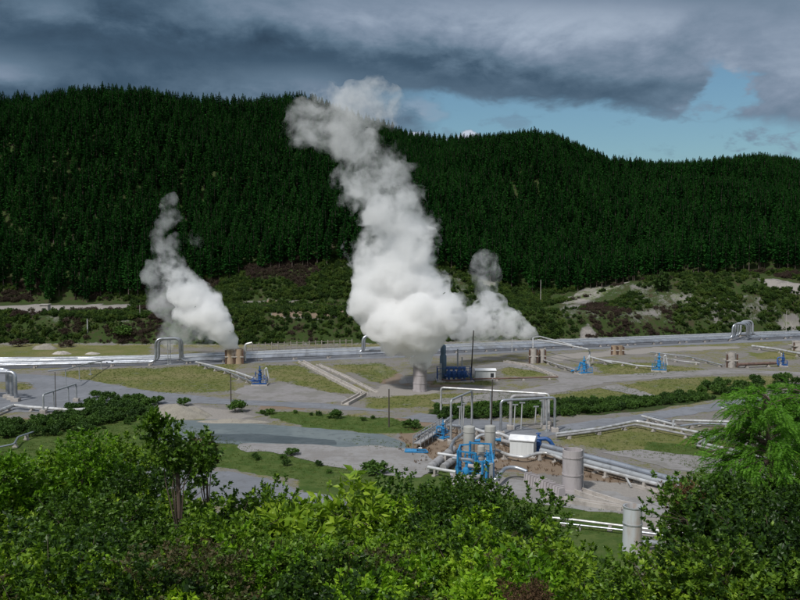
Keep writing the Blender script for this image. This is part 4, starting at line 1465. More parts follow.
# ------------------------------------------------------------------ huts
def hut(label, px_, base, wd, dp, hh, rz, rise=0.55, windows=(), door=False):
    o = W(px_, base)
    t_ = thing('hut', label, 'hut', o)
    MB().box((0, 0, -0.05), (wd, dp, hh)).build('walls', M['hut'], t_, smooth=False)
    e = 0.18
    y1 = dp / 2 + e
    x1 = wd / 2 + e
    b = MB()
    b.v = [(-x1, -y1, hh - 0.06), (x1, -y1, hh - 0.06), (x1, y1, hh - 0.06), (-x1, y1, hh - 0.06), (-x1, -y1, hh + 0.08), (x1, -y1, hh + 0.08), (x1, y1, hh + 0.08), (-x1, y1, hh + 0.08), (-x1, 0, hh + rise), (x1, 0, hh + rise)]
    b.f = [(3, 2, 1, 0), (0, 1, 5, 4), (2, 3, 7, 6), (4, 5, 9, 8), (6, 7, 8, 9), (0, 4, 8, 7, 3), (1, 2, 6, 9, 5)]
    b.build('roof', M['hut_roof'], t_, smooth=False)
    MB().box((0, 0, -0.1), (wd + 0.6, dp + 0.6, 0.22)).build('slab', M['concrete_pale'], t_, smooth=False)
    for (x, z, w_, h_) in windows:
        MB().box((x, -dp / 2 - 0.015, z), (w_, 0.05, h_)).build('window', M['window'], t_, smooth=False)
    if door:
        MB().box((wd / 2 + 0.015, 0, 0.1), (0.05, 0.9, 2.0)).build('door', M['grey_steel'], t_, smooth=False)
    for i in range(5):
        x_ = -wd / 2 + wd * (i + 0.5) / 5
        MB().box((x_, -dp / 2 - 0.02, 0.1), (0.05, 0.03, hh - 0.2)).build('batten', M['hut'], t_, smooth=False)
    t_.rotation_euler = (0, 0, rz)
    return t_


hut('white gabled instrument hut beside the thick mains, between separators and tall stack', 523, 455, 3.4, 2.4, 2.4, -0.32, door=True)
hut('small grey hut with a dark opening beside the tall dark pole', 485, 379.5, 4.4, 2.6, 2.2, 0.0, 0.35, windows=((1.45, 0.7, 0.7, 0.9),))
o = W(541, 452)
t_ = thing('valve_assembly', 'blue bent pipe and valve standing at the right end of the white hut', 'valve', o)
MB().tube(fillet([(-1.4, 0.3, 0.3), (-1.1, 0, 1.9), (1.0, -0.4, 2.1), (1.7, -0.6, 1.0)], 0.7), 0.3, 12).build('bent_pipe', M['deep_blue'], t_)
MB().lathe((-0.4, 0, 0.2), [(0.5, 0), (0.3, 0.1), (0.3, 0.7), (0.5, 0.8), (0.5, 1.5), (0.3, 1.7), (0.1, 2.6)], 12).build('valve_body', M['deep_blue'], t_)
MB().ring((-0.4, 0, 2.75), 0.35, 0.05, (0, 0, 1)).build('handwheel', M['deep_blue'], t_)
MB().box((0, 0, -0.1), (3.6, 1.8, 0.3)).build('slab', M['concrete_pale'], t_, smooth=False)


# ------------------------------------------------------------------ separators and the blue frame
def separator(label, px_, base, h, R):
    o = W(px_, base)
    t_ = thing('separator', label, 'separator', o)
    MB().lathe((0, 0, 1.0), [(R * 0.4, -0.35), (R * 0.85, -0.05), (R, 0.25), (R, h - 1.1), (R * 0.95, h - 0.98), (R * 0.6, h - 0.9), (0.02, h - 0.86)], 24, cap=False).build('vessel', M['tank'], t_)
    for a in range(4):
        t = math.pi / 4 + a * math.pi / 2
        MB().bar((R * 0.9 * math.cos(t), R * 0.9 * math.sin(t), -0.1), (R * 0.9 * math.cos(t), R * 0.9 * math.sin(t), 1.5), 0.18).build('leg', M['blue'], t_, smooth=False)
    for z in (1.6, h - 0.7):
        MB().lathe((0, 0, z), [(R, -0.05), (R + 0.05, -0.05), (R + 0.05, 0.05), (R, 0.05)], 24, cap=False).build('band', M['tank'], t_)
    MB().tube([(R * 0.9, -0.2, h * 0.6), (R + 0.6, -0.2, h * 0.6)], 0.2, 10).tube([(R + 0.55, -0.2, h * 0.6), (R + 0.68, -0.2, h * 0.6)], 0.3, 12).build('nozzle', M['blue'], t_)
    MB().box((0, 0, -0.15), (R * 2.6, R * 2.6, 0.3)).build('slab', M['concrete_pale'], t_, smooth=False)


separator('grey vertical steam separator tank, left of the pair behind the blue frame', 469, 461, 4.9, 0.82)
separator('grey vertical steam separator tank, right of the pair behind the blue frame', 490, 459.5, 4.8, 0.78)
separator('small squat grey separator tank inside the blue frame', 481, 470, 3.3, 0.5)
BL = M['blue']
o = W(475, 482)
t_ = thing('pipe_rack', 'bright blue steel frame full of valves and pipes below the grey separators', 'machinery', o)
MB().box((0, 1.6, -0.12), (6.0, 6.2, 0.25)).build('slab', M['concrete'], t_, smooth=False)
for x, y, h_ in ((-2.2, 0.1, 4.1), (-1.6, 4.2, 3.9), (0.1, 0.4, 3.7), (0.9, -0.6, 2.9), (2.3, 0.0, 2.6), (-0.3, 4.2, 4.3), (2.4, 3.9, 4.1), (1.4, -0.6, 2.9)):
    MB().bar((x, y, 0.1), (x, y, h_), 0.26).build('post', BL, t_, smooth=False)
for p, q in (((-2.2, 0.1, 4.0), (0.1, 0.4, 3.65)), ((-1.6, 4.2, 3.8), (-0.3, 4.2, 3.9)), ((0.1, 0.4, 2.6), (2.3, 0, 2.5)), ((-2.2, 0.1, 4.0), (-1.6, 4.2, 3.8)), ((0.9, -0.6, 2.8), (1.4, -0.6, 2.8)), ((-0.3, 4.2, 4.1), (2.4, 3.9, 4.0)), ((2.3, 0, 2.5), (2.4, 3.9, 4.0)), ((-2.2, 0.1, 1.4), (0.1, 0.4, 1.3)), ((0.1, 0.4, 1.0), (2.3, 0, 1.0))):
    MB().bar(p, q, 0.2).build('beam', BL, t_, smooth=False)
for x, y, z, s_ in ((-1.1, 0.5, 0.1, 1.0), (0.4, 1.6, 0.1, 1.15), (1.7, 0.9, 0.1, 0.9), (1.9, 2.6, 0.2, 1.2), (-0.5, 2.6, 0.2, 1.2), (-2.0, 2.0, 0.1, 0.9)):
    MB().lathe((x, y, z), [(0.42 * s_, 0), (0.42 * s_, 0.12), (0.2 * s_, 0.14), (0.2 * s_, 0.7 * s_), (0.45 * s_, 0.75 * s_), (0.5 * s_, 1.25 * s_), (0.42 * s_, 1.6 * s_), (0.18 * s_, 1.7 * s_), (0.14 * s_, 2.5 * s_)], 14).build('valve', BL, t_)
    MB().ring((x, y, z + 2.45 * s_), 0.4 * s_, 0.05, (0, 0.3, 1)).bar((x - 0.38 * s_, y, z + 2.45 * s_), (x + 0.38 * s_, y, z + 2.45 * s_), 0.05).build('handwheel', BL, t_)
MB().tube(fillet([(-2.9, 0.7, 2.9), (-0.2, 0.7, 2.7), (0.3, 1.4, 1.2)], 0.6), 0.24, 12).build('cross_pipe', M['alu'], t_)
MB().tube(fillet([(-2.6, -0.2, 0.7), (-0.6, -0.3, 0.7), (1.9, 0.3, 0.8), (2.9, 0.2, 0.5)], 0.5), 0.3, 12).build('cross_pipe', M['dull_pipe'], t_)
MB().tube(fillet([(-0.9, 0.2, 2.1), (0.5, 0.1, 1.9), (1.6, 0.2, 2.1)], 0.4), 0.25, 12).build('cross_pipe', M['concrete'], t_)
MB().tube([(2.0, -0.6, 0.1), (2.0, -0.6, 2.6)], 0.28, 12).build('riser_pipe', M['grey_steel'], t_)

# railed walkway on the left of the complex
o = W(430, 449)
t_ = thing('walkway', 'grey railed steel walkway slanting left of the separators', 'walkway', o)
A, B = W(417, 449) - o, W(446, 430) - o
d = (B - A)
sd_ = Vector((-d.y, d.x, 0)).normalized() * 0.6
b = MB()
n_p = 9
for s_ in (sd_, -sd_):
    b = MB()
    for i in range(n_p):
        p = A + d * i / (n_p - 1) + s_
        b.bar(p, p + Vector((0, 0, 2.0)), 0.09)
    for z in (1.0, 1.5, 2.0):
        b.bar(A + s_ + Vector((0, 0, z)), B + s_ + Vector((0, 0, z)), 0.08)
    b.build('railing', M['grey_steel'], t_, smooth=False)
b = MB()
b.v = [tuple(A + sd_ + Vector((0, 0, 0.9))), tuple(A - sd_ + Vector((0, 0, 0.9))), tuple(B - sd_ + Vector((0, 0, 0.9))), tuple(B + sd_ + Vector((0, 0, 0.9)))]
b.v += [(x, y, z - 0.1) for x, y, z in b.v]
b.f = [(0, 1, 2, 3), (7, 6, 5, 4), (0, 4, 5, 1), (1, 5, 6, 2), (2, 6, 7, 3), (3, 7, 4, 0)]
b.build('deck', M['dull_pipe'], t_, smooth=False)
wellhead('blue wellhead at the upper end of the railed walkway', 443, 439, 0.85, M['blue'], 0.9)

# blue frame lying on the ground
o = W(416, 452)
t_ = thing('steel_frame', 'bright blue flat steel frame lying on the gravel left of the walkway', 'frame', o)
b = MB()
b.bar((-1.6, -0.5, 0.2), (1.7, -0.9, 0.2), 0.22).bar((-1.5, 0.9, 0.2), (1.4, 0.5, 0.2), 0.22).bar((-1.6, -0.5, 0.2), (-1.5, 0.9, 0.2), 0.2).bar((1.7, -0.9, 0.2), (1.4, 0.5, 0.2), 0.2).bar((0, -0.7, 0.2), (0.1, 0.7, 0.2), 0.2)
b.build('frame', BL, t_, smooth=False)
MB().box((-0.7, 0.0, 0.12), (1.5, 1.2, 0.18), -0.12).build('panel', BL, t_, smooth=False)
MB().tube([(0.4, 0.6, 0.45), (0.9, 0.5, 0.45)], 0.12, 8).build('pipe_end', M['white_pipe'], t_)

# ribbed duct
A, B = W(527, 474, 1.0), W(562, 489, 1.0)
o = Vector((A.x, A.y, 0))
t_ = thing('ribbed_duct', 'long ribbed grey duct running down to the foot of the tall stack', 'duct', o)
d = (B - A)
rz = math.atan2(d.y, d.x)
Ld = d.length
c = (A + B) / 2
MB(o).box((c.x, c.y, -0.1), (Ld, 1.1, 1.2), rz, (1, 0.75)).build('duct_body', M['concrete'], t_, smooth=False)
for i in range(13):
    p = A.lerp(B, (i + 0.5) / 13)
    MB(o).box((p.x, p.y, -0.08), (0.14, 1.35, 1.38), rz, (1, 0.78)).build('rib', M['concrete'], t_, smooth=False)


# ------------------------------------------------------------------ poles and posts
def pole(label, px_, base, top, r=0.14, arm=False, m=None, lean=0.0, name='utility_pole', y=None):
    o = W(px_, base) if y is None else Vector(((px_ - 400) / FPX * y, y, 0))
    if y is not None:
        o.z = H(o.x, o.y)
        dtop = WD(px_, top, y).z - o.z
    else:
        dtop = (base - top) / (FPX / o.y)
    t_ = thing(name, label, 'pole', o)
    MB().tube([(0, 0, -0.3), (lean * dtop, 0, dtop)], [r, r * 0.7], 8).build('pole', m or M['pole_wood'], t_)
    if arm:
        MB().box((lean * dtop, 0, dtop - 0.5), (1.4, 0.12, 0.12)).build('crossarm', M['pole_wood'], t_, smooth=False)
        for x in (-0.6, 0.6):
            MB().lathe((lean * dtop + x, 0, dtop - 0.38), [(0.06, 0), (0.08, 0.1), (0.04, 0.2)], 8).build('insulator', M['white_pipe'], t_)
    else:
        MB().lathe((lean * dtop, 0, dtop), [(r * 0.72, -0.02), (r * 0.72, 0.06), (0.01, 0.12)], 8).build('cap', M['grey_steel'], t_)


pole('dark pole rising beside the far small hut and the right steam plume', 471, 377, 330, 0.17, lean=0.05)
pole('slender dark pole standing in front of the central pipe loops', 491, 434, 378, 0.13, lean=0.02)
pole('dark wooden pole on the green verge left of the railed walkway', 389, 427, 388, 0.13)
pole('short wooden pole on the road verge below the left silencer', 231, 403, 372, 0.13)
pole('thin dark pole standing beside the thin portal of pipe at the far left', 56, 411, 371, 0.09)
pole('slim pale pole on the bank left of the left steam plume', 139, 0, 305, 0.1, m=M['concrete_pale'], y=262)
pole('short pole on the hillside at the forest edge right of the big plume', 541, 0, 280, 0.12, m=M['concrete_pale'], y=292)
pole('pale pole on the far right slope above the loops', 788, 0, 311, 0.1, m=M['concrete_pale'], y=280)
pole('stout white marker post on the left bank', 86, 0, 319, 0.22, m=M['white_pipe'], y=256, name='marker_post')
pole('thin grey pole beside the mains between the big plume and the right silencer', 512, 352, 338, 0.12, m=M['white_pipe'])

# ruined concrete block on the left terrace
y0 = 272
o = Vector(((44 - 400) / FPX * y0, y0, 0))
o.z = H(o.x, o.y) - 0.2
t_ = thing('concrete_bunker', 'small pale concrete block structure on the left terrace under the pines', 'bunker', o)
MB().box((0, 0, 0), (2.6, 2.2, 2.6)).build('walls', M['concrete_pale'], t_, smooth=False)
MB().box((0, 0, 2.6), (3.0, 2.6, 0.3)).build('roof', M['concrete_pale'], t_, smooth=False)
MB().box((0.2, -1.11, 0.5), (0.8, 0.06, 1.2)).build('opening', M['window'], t_, smooth=False)


# low pale retaining wall / timber fence behind the silencer
def post_fence(label, pa, pb, hh, n_, m):
    A, B = W(*pa), W(*pb)
    t_ = thing('fence', label, 'fence', A)
    for i in range(n_):
        p = (B - A) * i / (n_ - 1)
        MB().box(p + Vector((0, 0, -0.1)), (0.25, 0.25, hh + 0.1)).build('post', m, t_, smooth=False)
    for z in (0.4, 0.8):
        MB().bar(Vector((0, 0, hh * z)), (B - A) + Vector((0, 0, hh * z)), 0.16).build('rail', m, t_, smooth=False)


post_fence('weathered post and rail fence right of the left silencer, before dark scrub', (246, 351), (352, 346.5), 2.2, 18, M['rock'])


# ------------------------------------------------------------------ mounds and rocks
def mound(label, cx, cy, rx, ry, h, seed, m, name='gravel_mound', cat='mound', z=0.0, rough=0.35):
    rng = np.random.default_rng(seed)
    nr, na = 12, 40
    V = [(0, 0, h)]
    for i in range(1, nr + 1):
        u = i / nr
        for k in range(na):
            a = 6.2832 * k / na
            q = 1 + rough * float(fbm(np.array([math.cos(a) * 1.6 + seed]), np.array([math.sin(a) * 1.6 + seed]))[0]) * 2
            hz = h * (1 - u * u) * (1 + 1.0 * float(fbm(np.array([math.cos(a) * u * 3 + seed]), np.array([math.sin(a) * u * 3]))[0]))
            V.append((rx * u * q * math.cos(a), ry * u * q * math.sin(a), hz - 0.1 * u))
    F = [(0, 1 + k, 1 + (k + 1) % na) for k in range(na)]
    me = bpy.data.meshes.new(name)
    for i in range(nr - 1):
        for k in range(na):
            a, b = 1 + i * na + k, 1 + i * na + (k + 1) % na
            F.append((a, a + na, b + na, b))
    me.from_pydata(V, [], F)
    me.materials.append(m)
    me.polygons.foreach_set('use_smooth', np.ones(len(me.polygons), bool))
    o = link(name, me, None, (cx, cy, z))
    return tag(o, label, cat)


p = W(178, 417)
mound('long pale gravel mound beside the upper sealed yard, behind the tall sapling', p.x, p.y, 6.2, 2.6, 2.0, 3, M['rock'])
p = W(232, 422)
mound('low spread of pale gravel at the upper edge of the sealed yard', p.x, p.y, 6.0, 1.5, 0.5, 8, M['rock'])
p = W(62, 354)
mound('small white heap on the grass behind the mains at the far left', p.x, p.y, 2.6, 1.4, 0.8, 4, M['concrete_pale'])
p = W(45, 349)
mound('low earthy heap below the brown scrub at the far left', p.x, p.y, 3.4, 1.8, 1.5, 5, M['rock'])
p = W(92, 354)
mound('flat pale heap on the grass left of the tall pipe loop', p.x, p.y, 2.4, 1.2, 0.5, 6, M['concrete_pale'])

# ------------------------------------------------------------------ foreground shrubs on the near hillside
V_ = {
    'dark': [make_bush(300 + i, 1.5, 2.9, 1300, 18, 0.068, 0.30, M['leaf_dark'], M['bark'], 12, 0.8) for i in range(3)],
    'mid': [make_bush(310 + i, 1.5, 2.8, 1150, 18, 0.078, 0.27, M['leaf_mid'], M['bark'], 12, 0.9) for i in range(3)],
    'bright': [make_bush(320 + i, 1.4, 2.6, 950, 17, 0.088, 0.24, M['leaf_yellow'], M['bark'], 11, 0.9) for i in range(2)],
    'broad': [make_bush(330, 1.3, 2.6, 380, 13, 0.16, 0.22, M['leaf_mid'], M['bark'], 10, 0.6)],
    'bronze': [make_bush(340, 1.2, 2.2, 850, 16, 0.055, 0.26, M['leaf_bronze'], M['bark'], 9, 0.8)],
    'dead': [make_bush(350, 0.5, 0.6, 260, 20, 0.05, 0.12, M['dead'], M['bark'], 5, 0.3)],
}
HT = {'dark': 2.9, 'mid': 2.8, 'bright': 2.6, 'broad': 2.6, 'bronze': 2.2, 'dead': 0.7}


def fg(kind, v, px_, top, dist, label, sc=None, wide=1.15, name='shrub', minh=1.2):
    x_ = (px_ - 400) / FPX * dist * 1.02
    g = H(x_, dist)
    zt = WD(px_, top, dist).z
    hgt = max(zt - g, minh)
    # crown keeps its size; tall ones stand on a longer stem lower in the thicket
    ht = TOP[V_[kind][v % len(V_[kind])][0].name]
    s_ = sc or min(hgt / ht, 0.78 if kind != 'broad' else 0.9)
    zb = zt - ht * s_
    o = plant(name, V_[kind][v % len(V_[kind])], (x_, dist, zb), label, 'shrub', rnd.random() * 6.28, (s_ * wide, s_ * wide, s_))
    if zb - g > 0.4:
        MB().tube([(0, 0, (g - zb) / s_ - 0.3), (0.05, 0.02, 0.2)], [0.035, 0.025], 6).build('trunk', M['bark'], o)
    return o


ROWS = [
    # kind, variant, px, top, dist, label
    ('mid', 0, 8, 502, 13.5, 'dark leafy shrub at the left edge of the foreground, halfway down'),
    ('bright', 0, 62, 442, 13, 'bright green leafy shrub in the left foreground, its top beside the crooked pipe'),
    ('mid', 1, 104, 450, 14.5, 'upright light green shrub top right of the brightest left shrub'),
    ('dark', 0, 128, 476, 12, 'dark glossy shrub between the bright left shrub and the tall sapling'),
    ('dark', 1, 92, 500, 10.5, 'glossy small leaved shrub low in the left foreground'),
    ('dark', 2, 40, 540, 8.5, 'deep green shrub in the lower left corner, nearest the viewer'),
    ('bronze', 0, 4, 564, 8, 'bronze brown shrub cut by the lower left corner'),
    ('mid', 2, 222, 498, 11.5, 'leafy green shrub directly right of the tall sapling'),
    ('mid', 0, 190, 523, 10, 'shrub with reddish twigs below the tall sapling'),
    ('dark', 0, 140, 546, 8.5, 'dark shrub at the bottom between the left corner and the sapling'),
    ('bronze', 0, 212, 560, 8.6, 'bronze leaved shrub at the bottom below the sapling'),
    ('bright', 1, 262, 526, 10.5, 'yellowish green shrub beside the broad leaved shrub'),
    ('broad', 0, 306, 498, 11, 'large leaved shrub in the middle left foreground with drooping broad leaves'),
    ('dark', 1, 300, 559, 8.2, 'small leaved shrub at the bottom under the broad leaved shrub'),
    ('mid', 1, 362, 526, 11, 'leafy shrub just right of the broad leaved shrub'),
    ('bronze', 0, 350, 574, 8, 'dull bronze shrub at the bottom, left of centre'),
    ('mid', 2, 398, 500, 12.5, 'open topped green shrub below the pale gravel yard'),
    ('dark', 2, 447, 486, 12, 'dark topped shrub directly below the blue machinery'),
    ('mid', 0, 420, 524, 9.8, 'dense green shrub at the centre of the foreground'),
    ('dark', 0, 480, 512, 11, 'dark green shrub below the ribbed duct'),
    ('bright', 0, 468, 564, 8.2, 'fresh green shrub at the bottom centre'),
    ('mid', 1, 524, 534, 11.8, 'leafy shrub below the tall concrete stack'),
    ('bright', 1, 548, 548, 11, 'bright green shrub left of the short rusty stack'),
    ('mid', 2, 520, 561, 8.6, 'green shrub at the bottom behind the dry brown seed heads'),
    ('bright', 0, 596, 592, 9.2, 'bright green shrub bottom centre right, below the short rusty stack'),
    ('bright', 1, 640, 612, 8.8, 'low bright green shrub in front of the short rusty stack'),
    ('dark', 1, 746, 492, 12.5, 'dark glossy shrub right of the short rusty stack'),
    ('dark', 2, 734, 482, 11.5, 'tall glossy shrub under the feathery tree, left of two'),
    ('dark', 0, 768, 476, 11.5, 'tall glossy shrub under the feathery tree, right of two'),
    ('mid', 0, 735, 556, 9, 'green shrub at the bottom right, half way between stack and corner'),
    ('dark', 1, 742, 538, 8.6, 'deep green shrub at the bottom right below the feathery tree'),
    ('dark', 2, 800, 522, 8.4, 'dark shrub filling the lower right corner'),
    ('bronze', 0, 730, 512, 12.8, 'brown tinged shrub behind the dark one right of the rusty stack'),
    ('dead', 0, 516, 590, 7.4, 'clump of dry brown seed heads at the bottom centre'),
    ('dead', 0, 684, 484, 12.0, 'withered brown frond clump on top of the dark shrub beside the rusty stack'),
    ('mid', 0, -28, 488, 12, 'leafy shrub mostly beyond the left edge of the picture'),
    ('mid', 1, 835, 488, 12, 'leafy shrub mostly beyond the right edge of the picture'),
]
for r_ in ROWS:
    fg(*r_)
# the thicket behind and below them
fr = random.Random(5)
EXTRA = [
    ('mid', 1, 524, 520, 13.0, 'dark green shrub top just below the ribbed duct, right of centre'),
    ('dark', 2, 505, 506, 12.5, 'small leaved shrub below the arched pipe by the blue frame'),
    ('mid', 2, 452, 486, 13.0, 'green shrub top rising just left of the blue frame'),
    ('bright', 0, 418, 500, 12.0, 'fresh green shrub top below the pale gravel yard, centre left'),
    ('mid', 0, 375, 505, 12.0, 'green shrub between the broad leaved one and the centre'),
    ('mid', 1, 335, 500, 12.5, 'shrub half hidden behind the broad leaved shrub, right of it'),
    ('dark', 1, 250, 516, 11.5, 'dark shrub half hidden left of the broad leaved shrub'),
    ('mid', 0, 160, 492, 12.5, 'green shrub behind the foot of the tall sapling'),
    ('bright', 1, 30, 462, 14.0, 'bright shrub near the left edge below the crooked pipe'),
    ('dark', 0, -5, 500, 12.0, 'dark shrub at the very left edge below the bright one'),
    ('mid', 2, 90, 452, 14.0, 'green shrub between the bright left shrub and the upright light green one'),
    ('dark', 2, 748, 500, 12.0, 'dark shrub under the left fronds of the feathery tree'),
    ('dark', 1, 775, 485, 12.2, 'dark shrub directly under the feathery tree'),
    ('mid', 0, 738, 486, 13.2, 'mid green shrub top right of the withered frond clump'),
    ('dark', 0, 815, 480, 12.0, 'dark shrub under the feathery tree at the right edge'),
    ('mid', 1, 742, 500, 12.6, 'mid green shrub right beside the short rusty stack'),
]
for r_ in EXTRA:
    fg(*r_)
for i in range(46):
    px_ = -30 + 860 * ((i * 0.618034) % 1.0)
    top = 525 + 52 * fr.random()
    dist = 10.6 - (top - 525) / 52 * 2.8 + fr.uniform(-0.4, 0.4)
    if 545 < px_ < 715:
        top += 30 + 34 * (1 - abs(px_ - 628) / 80)
    kind = fr.choice(['dark', 'dark', 'dark', 'mid', 'mid', 'bright', 'bronze', 'bronze'])
    o_ = fg(kind, fr.randint(0, 2), px_, top, dist, 'leafy green shrub low in the foreground thicket, merging with its neighbours', sc=fr.uniform(0.55, 0.8))
    o_['group'] = 'interchangeable shrubs filling the bottom of the thicket'

# the tall sapling on the left
sap = make_bush(360, 0.50, 1.3, 210, 14, 0.075, 0.28, M['leaf_dark'], M['bark'], 7, 0.8)
p = WD(176, 408, 11.0)
g = H(p.x, p.y)
o = plant('sapling', sap, (p.x, p.y, p.z - 1.35), 'tall dark leafed sapling with a bare brown trunk in the left foreground', 'sapling', 1.0, 1.0)
MB().tube([(0, 0, g - p.z + 1.1), (0.06, 0, -0.6), (0.02, 0.02, 0.6)], [0.05, 0.04, 0.025], 7).build('trunk', M['bark'], o)
sp2 = make_bush(361, 0.35, 1.0, 90, 12, 0.07, 0.2, M['leaf_bronze'], M['bark'], 5, 1.0)
p = WD(206, 424, 11.6)
o = plant('sapling', sp2, (p.x, p.y, p.z - 0.95), 'thin bronze sapling leaning out right of the tall dark sapling', 'sapling', 2.0, 1.0)
g = H(p.x, p.y)
MB().tube([(-0.2, 0, g - p.z + 0.8), (0.0, 0, 0.2)], [0.03, 0.015], 5).build('trunk', M['bark'], o)


# ------------------------------------------------------------------ feathery wattle on the right
def make_wattle(seed):
    rng = np.random.default_rng(seed)
    P, D, L, Wd = [], [], [], []
    st = MB()
    st.tube([(0.5, 0, -4.5), (0.35, 0, -1.5), (0.15, 0, 0.4), (0, 0, 1.6)], [0.09, 0.075, 0.05, 0.02], 7)
    for i in range(44):
        z = 0.1 + 1.45 * rng.random()
        a = rng.random() * 6.283
        if rng.random() < 0.45:
            a = math.pi + rng.normal() * 0.6
        ln = (0.6 + 0.8 * rng.random()) * (1.0 if z < 0.8 else 0.7)
        root = np.array([0.1, 0, z])
        d = np.array([math.cos(a), math.sin(a), 0.45 + 0.3 * rng.random()])
        d /= np.linalg.norm(d)
        pts = []
        for k in range(8):
            u = k / 7
            pts.append(root + d * ln * u + np.array([0, 0, -0.42 * ln * u * u]))
        st.tube([Vector(q) for q in pts], [0.014 * (1 - 0.8 * k / 7) + 0.002 for k in range(8)], 4, cap=False)
        for k in range(2, 8):
            for q in range(3):
                base = pts[k] + rng.normal(size=3) * 0.03
                fd = pts[k] - pts[k - 1]
                fd /= np.linalg.norm(fd)
                fd = fd + rng.normal(size=3) * 0.55 + np.array([0, 0, -0.15])
                fd /= np.linalg.norm(fd)
                fl = 0.22 + 0.2 * rng.random()
                side = np.cross(fd, np.array([0, 0, 1]) + rng.normal(size=3) * 0.3)
                side /= np.linalg.norm(side)
                ns = 22
                for j in range(ns):
                    u = (j + 1) / ns
                    pp = base + fd * fl * u + np.array([0, 0, -0.12 * fl * u * u * 3])
                    for s_ in (-1, 1):
                        dd = side * s_ + fd * 0.5 + np.array([0, 0, -0.2])
                        P.append(pp)
                        D.append(dd / np.linalg.norm(dd))
                        L.append(0.06 * math.sin(math.pi * (0.12 + 0.8 * u)) + 0.012)
                        Wd.append(0.0065)
    Vv, F = leaf_quads(np.array(P), np.array(D), np.array(L), np.array(Wd), rng)
    fol = mesh_np('foliage', Vv, F, M['wattle'])
    me = bpy.data.meshes.new('trunk')
    me.from_pydata(st.v, [], st.f)
    me.materials.append(M['bark'])
    return fol, me


for k, (px_, top, dist, lb) in enumerate(((764, 397, 13.0, 'light green feathery tree with drooping fronds in the right foreground, front one'),
                                         (806, 388, 14.0, 'light green feathery tree behind the front one, cut by the right edge'), )):
    p = WD(px_, top, dist)
    plant('feathery_tree', make_wattle(400 + k), (p.x, p.y, p.z - 1.4), lb, 'tree', 0.0, 0.88, 'feathery light green trees on the right', trunk='trunk')


# ------------------------------------------------------------------ steam
def steam_mat(name, dens, thr, soft, nscale, ztop=None, thr_top=None, aniso=0.0, dtop=None, axis=None):
    m = bpy.data.materials.new(name)
    m.use_nodes = True
    t = NT(m.node_tree)
    t.n.clear()
    out_ = t.n.new('ShaderNodeOutputMaterial')
    co = t.n.new('ShaderNodeTexCoord').outputs['Object']
    warp = t.noise(co, nscale * 0.8, 2, 0.5, col=True)
    v = t.vm('ADD', co, t.vm('SCALE', t.vm('SUBTRACT', warp, (0.5, 0.5, 0.5)), scale=2.2 / nscale * 0.35))
    nz = t.m('ADD', t.m('MULTIPLY', t.noise(v, nscale, 5, 0.6), 0.66), t.m('MULTIPLY', t.noise(v, nscale * 2.7, 4, 0.6), 0.34))
    th = thr
    if ztop:
        z = t.xyz(co)[2]
        th = t.ss(z, ztop[0], ztop[1], thr, thr_top)
    if axis:
        # how far a point lies from the drifting centre line of the plume, in plume radii
        base, px0, rows = axis
        kk = FPX / base.y
        rows = sorted([((proj(base.x, base.y, 0.0)[1] - a) / kk, (b - px0) / kk, c / kk) for a, b, c in rows])
        z0, z1 = rows[0][0], rows[-1][0]
        xx, yy, z_ = t.xyz(t.vm('ADD', co, t.vm('SCALE', t.vm('SUBTRACT', t.noise(co, 0.09, 2, 0.5, col=True), (0.5, 0.5, 0.5)), scale=5.0)))
        u = t.m('DIVIDE', t.m('SUBTRACT', z_, z0), z1 - z0, clamp=True)
        rp = t.ramp(u, [((a - z0) / (z1 - z0), ((b + 40) / 80, c / 20, 0)) for a, b, c in rows])
        cc = t.xyz(rp)
        cx = t.m('SUBTRACT', t.m('MULTIPLY', cc[0], 80.0), 40.0)
        rr = t.m('MULTIPLY', cc[1], 23.0)
        dd = t.m('DIVIDE', t.m('SQRT', t.m('ADD', t.m('POWER', t.m('SUBTRACT', xx, cx), 2.0), t.m('POWER', yy, 2.0))), rr)
        th = t.m('ADD', th, t.ss(dd, 0.45, 1.5, -0.035, 0.14))
    f = t.ss(nz, th, t.m('ADD', th, soft))
    if dtop is not None:
        dens = t.ss(t.xyz(co)[2], ztop[0], ztop[1], dens, dtop)
    den = t.m('MULTIPLY', f, dens)
    pv = t.n.new('ShaderNodeVolumeScatter')
    pv.inputs['Color'].default_value = (0.958, 0.978, 1.0, 1)
    pv.inputs['Anisotropy'].default_value = aniso
    t.l.new(den, pv.inputs['Density'])
    t.l.new(pv.outputs[0], out_.inputs['Volume'])
    m.cycles.volume_sampling = 'MULTIPLE_IMPORTANCE'
    return m


def ico(sub=2):
    import bmesh
    bm = bmesh.new()
    bmesh.ops.create_icosphere(bm, subdivisions=sub, radius=1.0)
    V = np.array([v.co[:] for v in bm.verts])
    F = np.array([[v.index for v in f.verts] for f in bm.faces])
    bm.free()
    return V, F


ICO = ico(2)


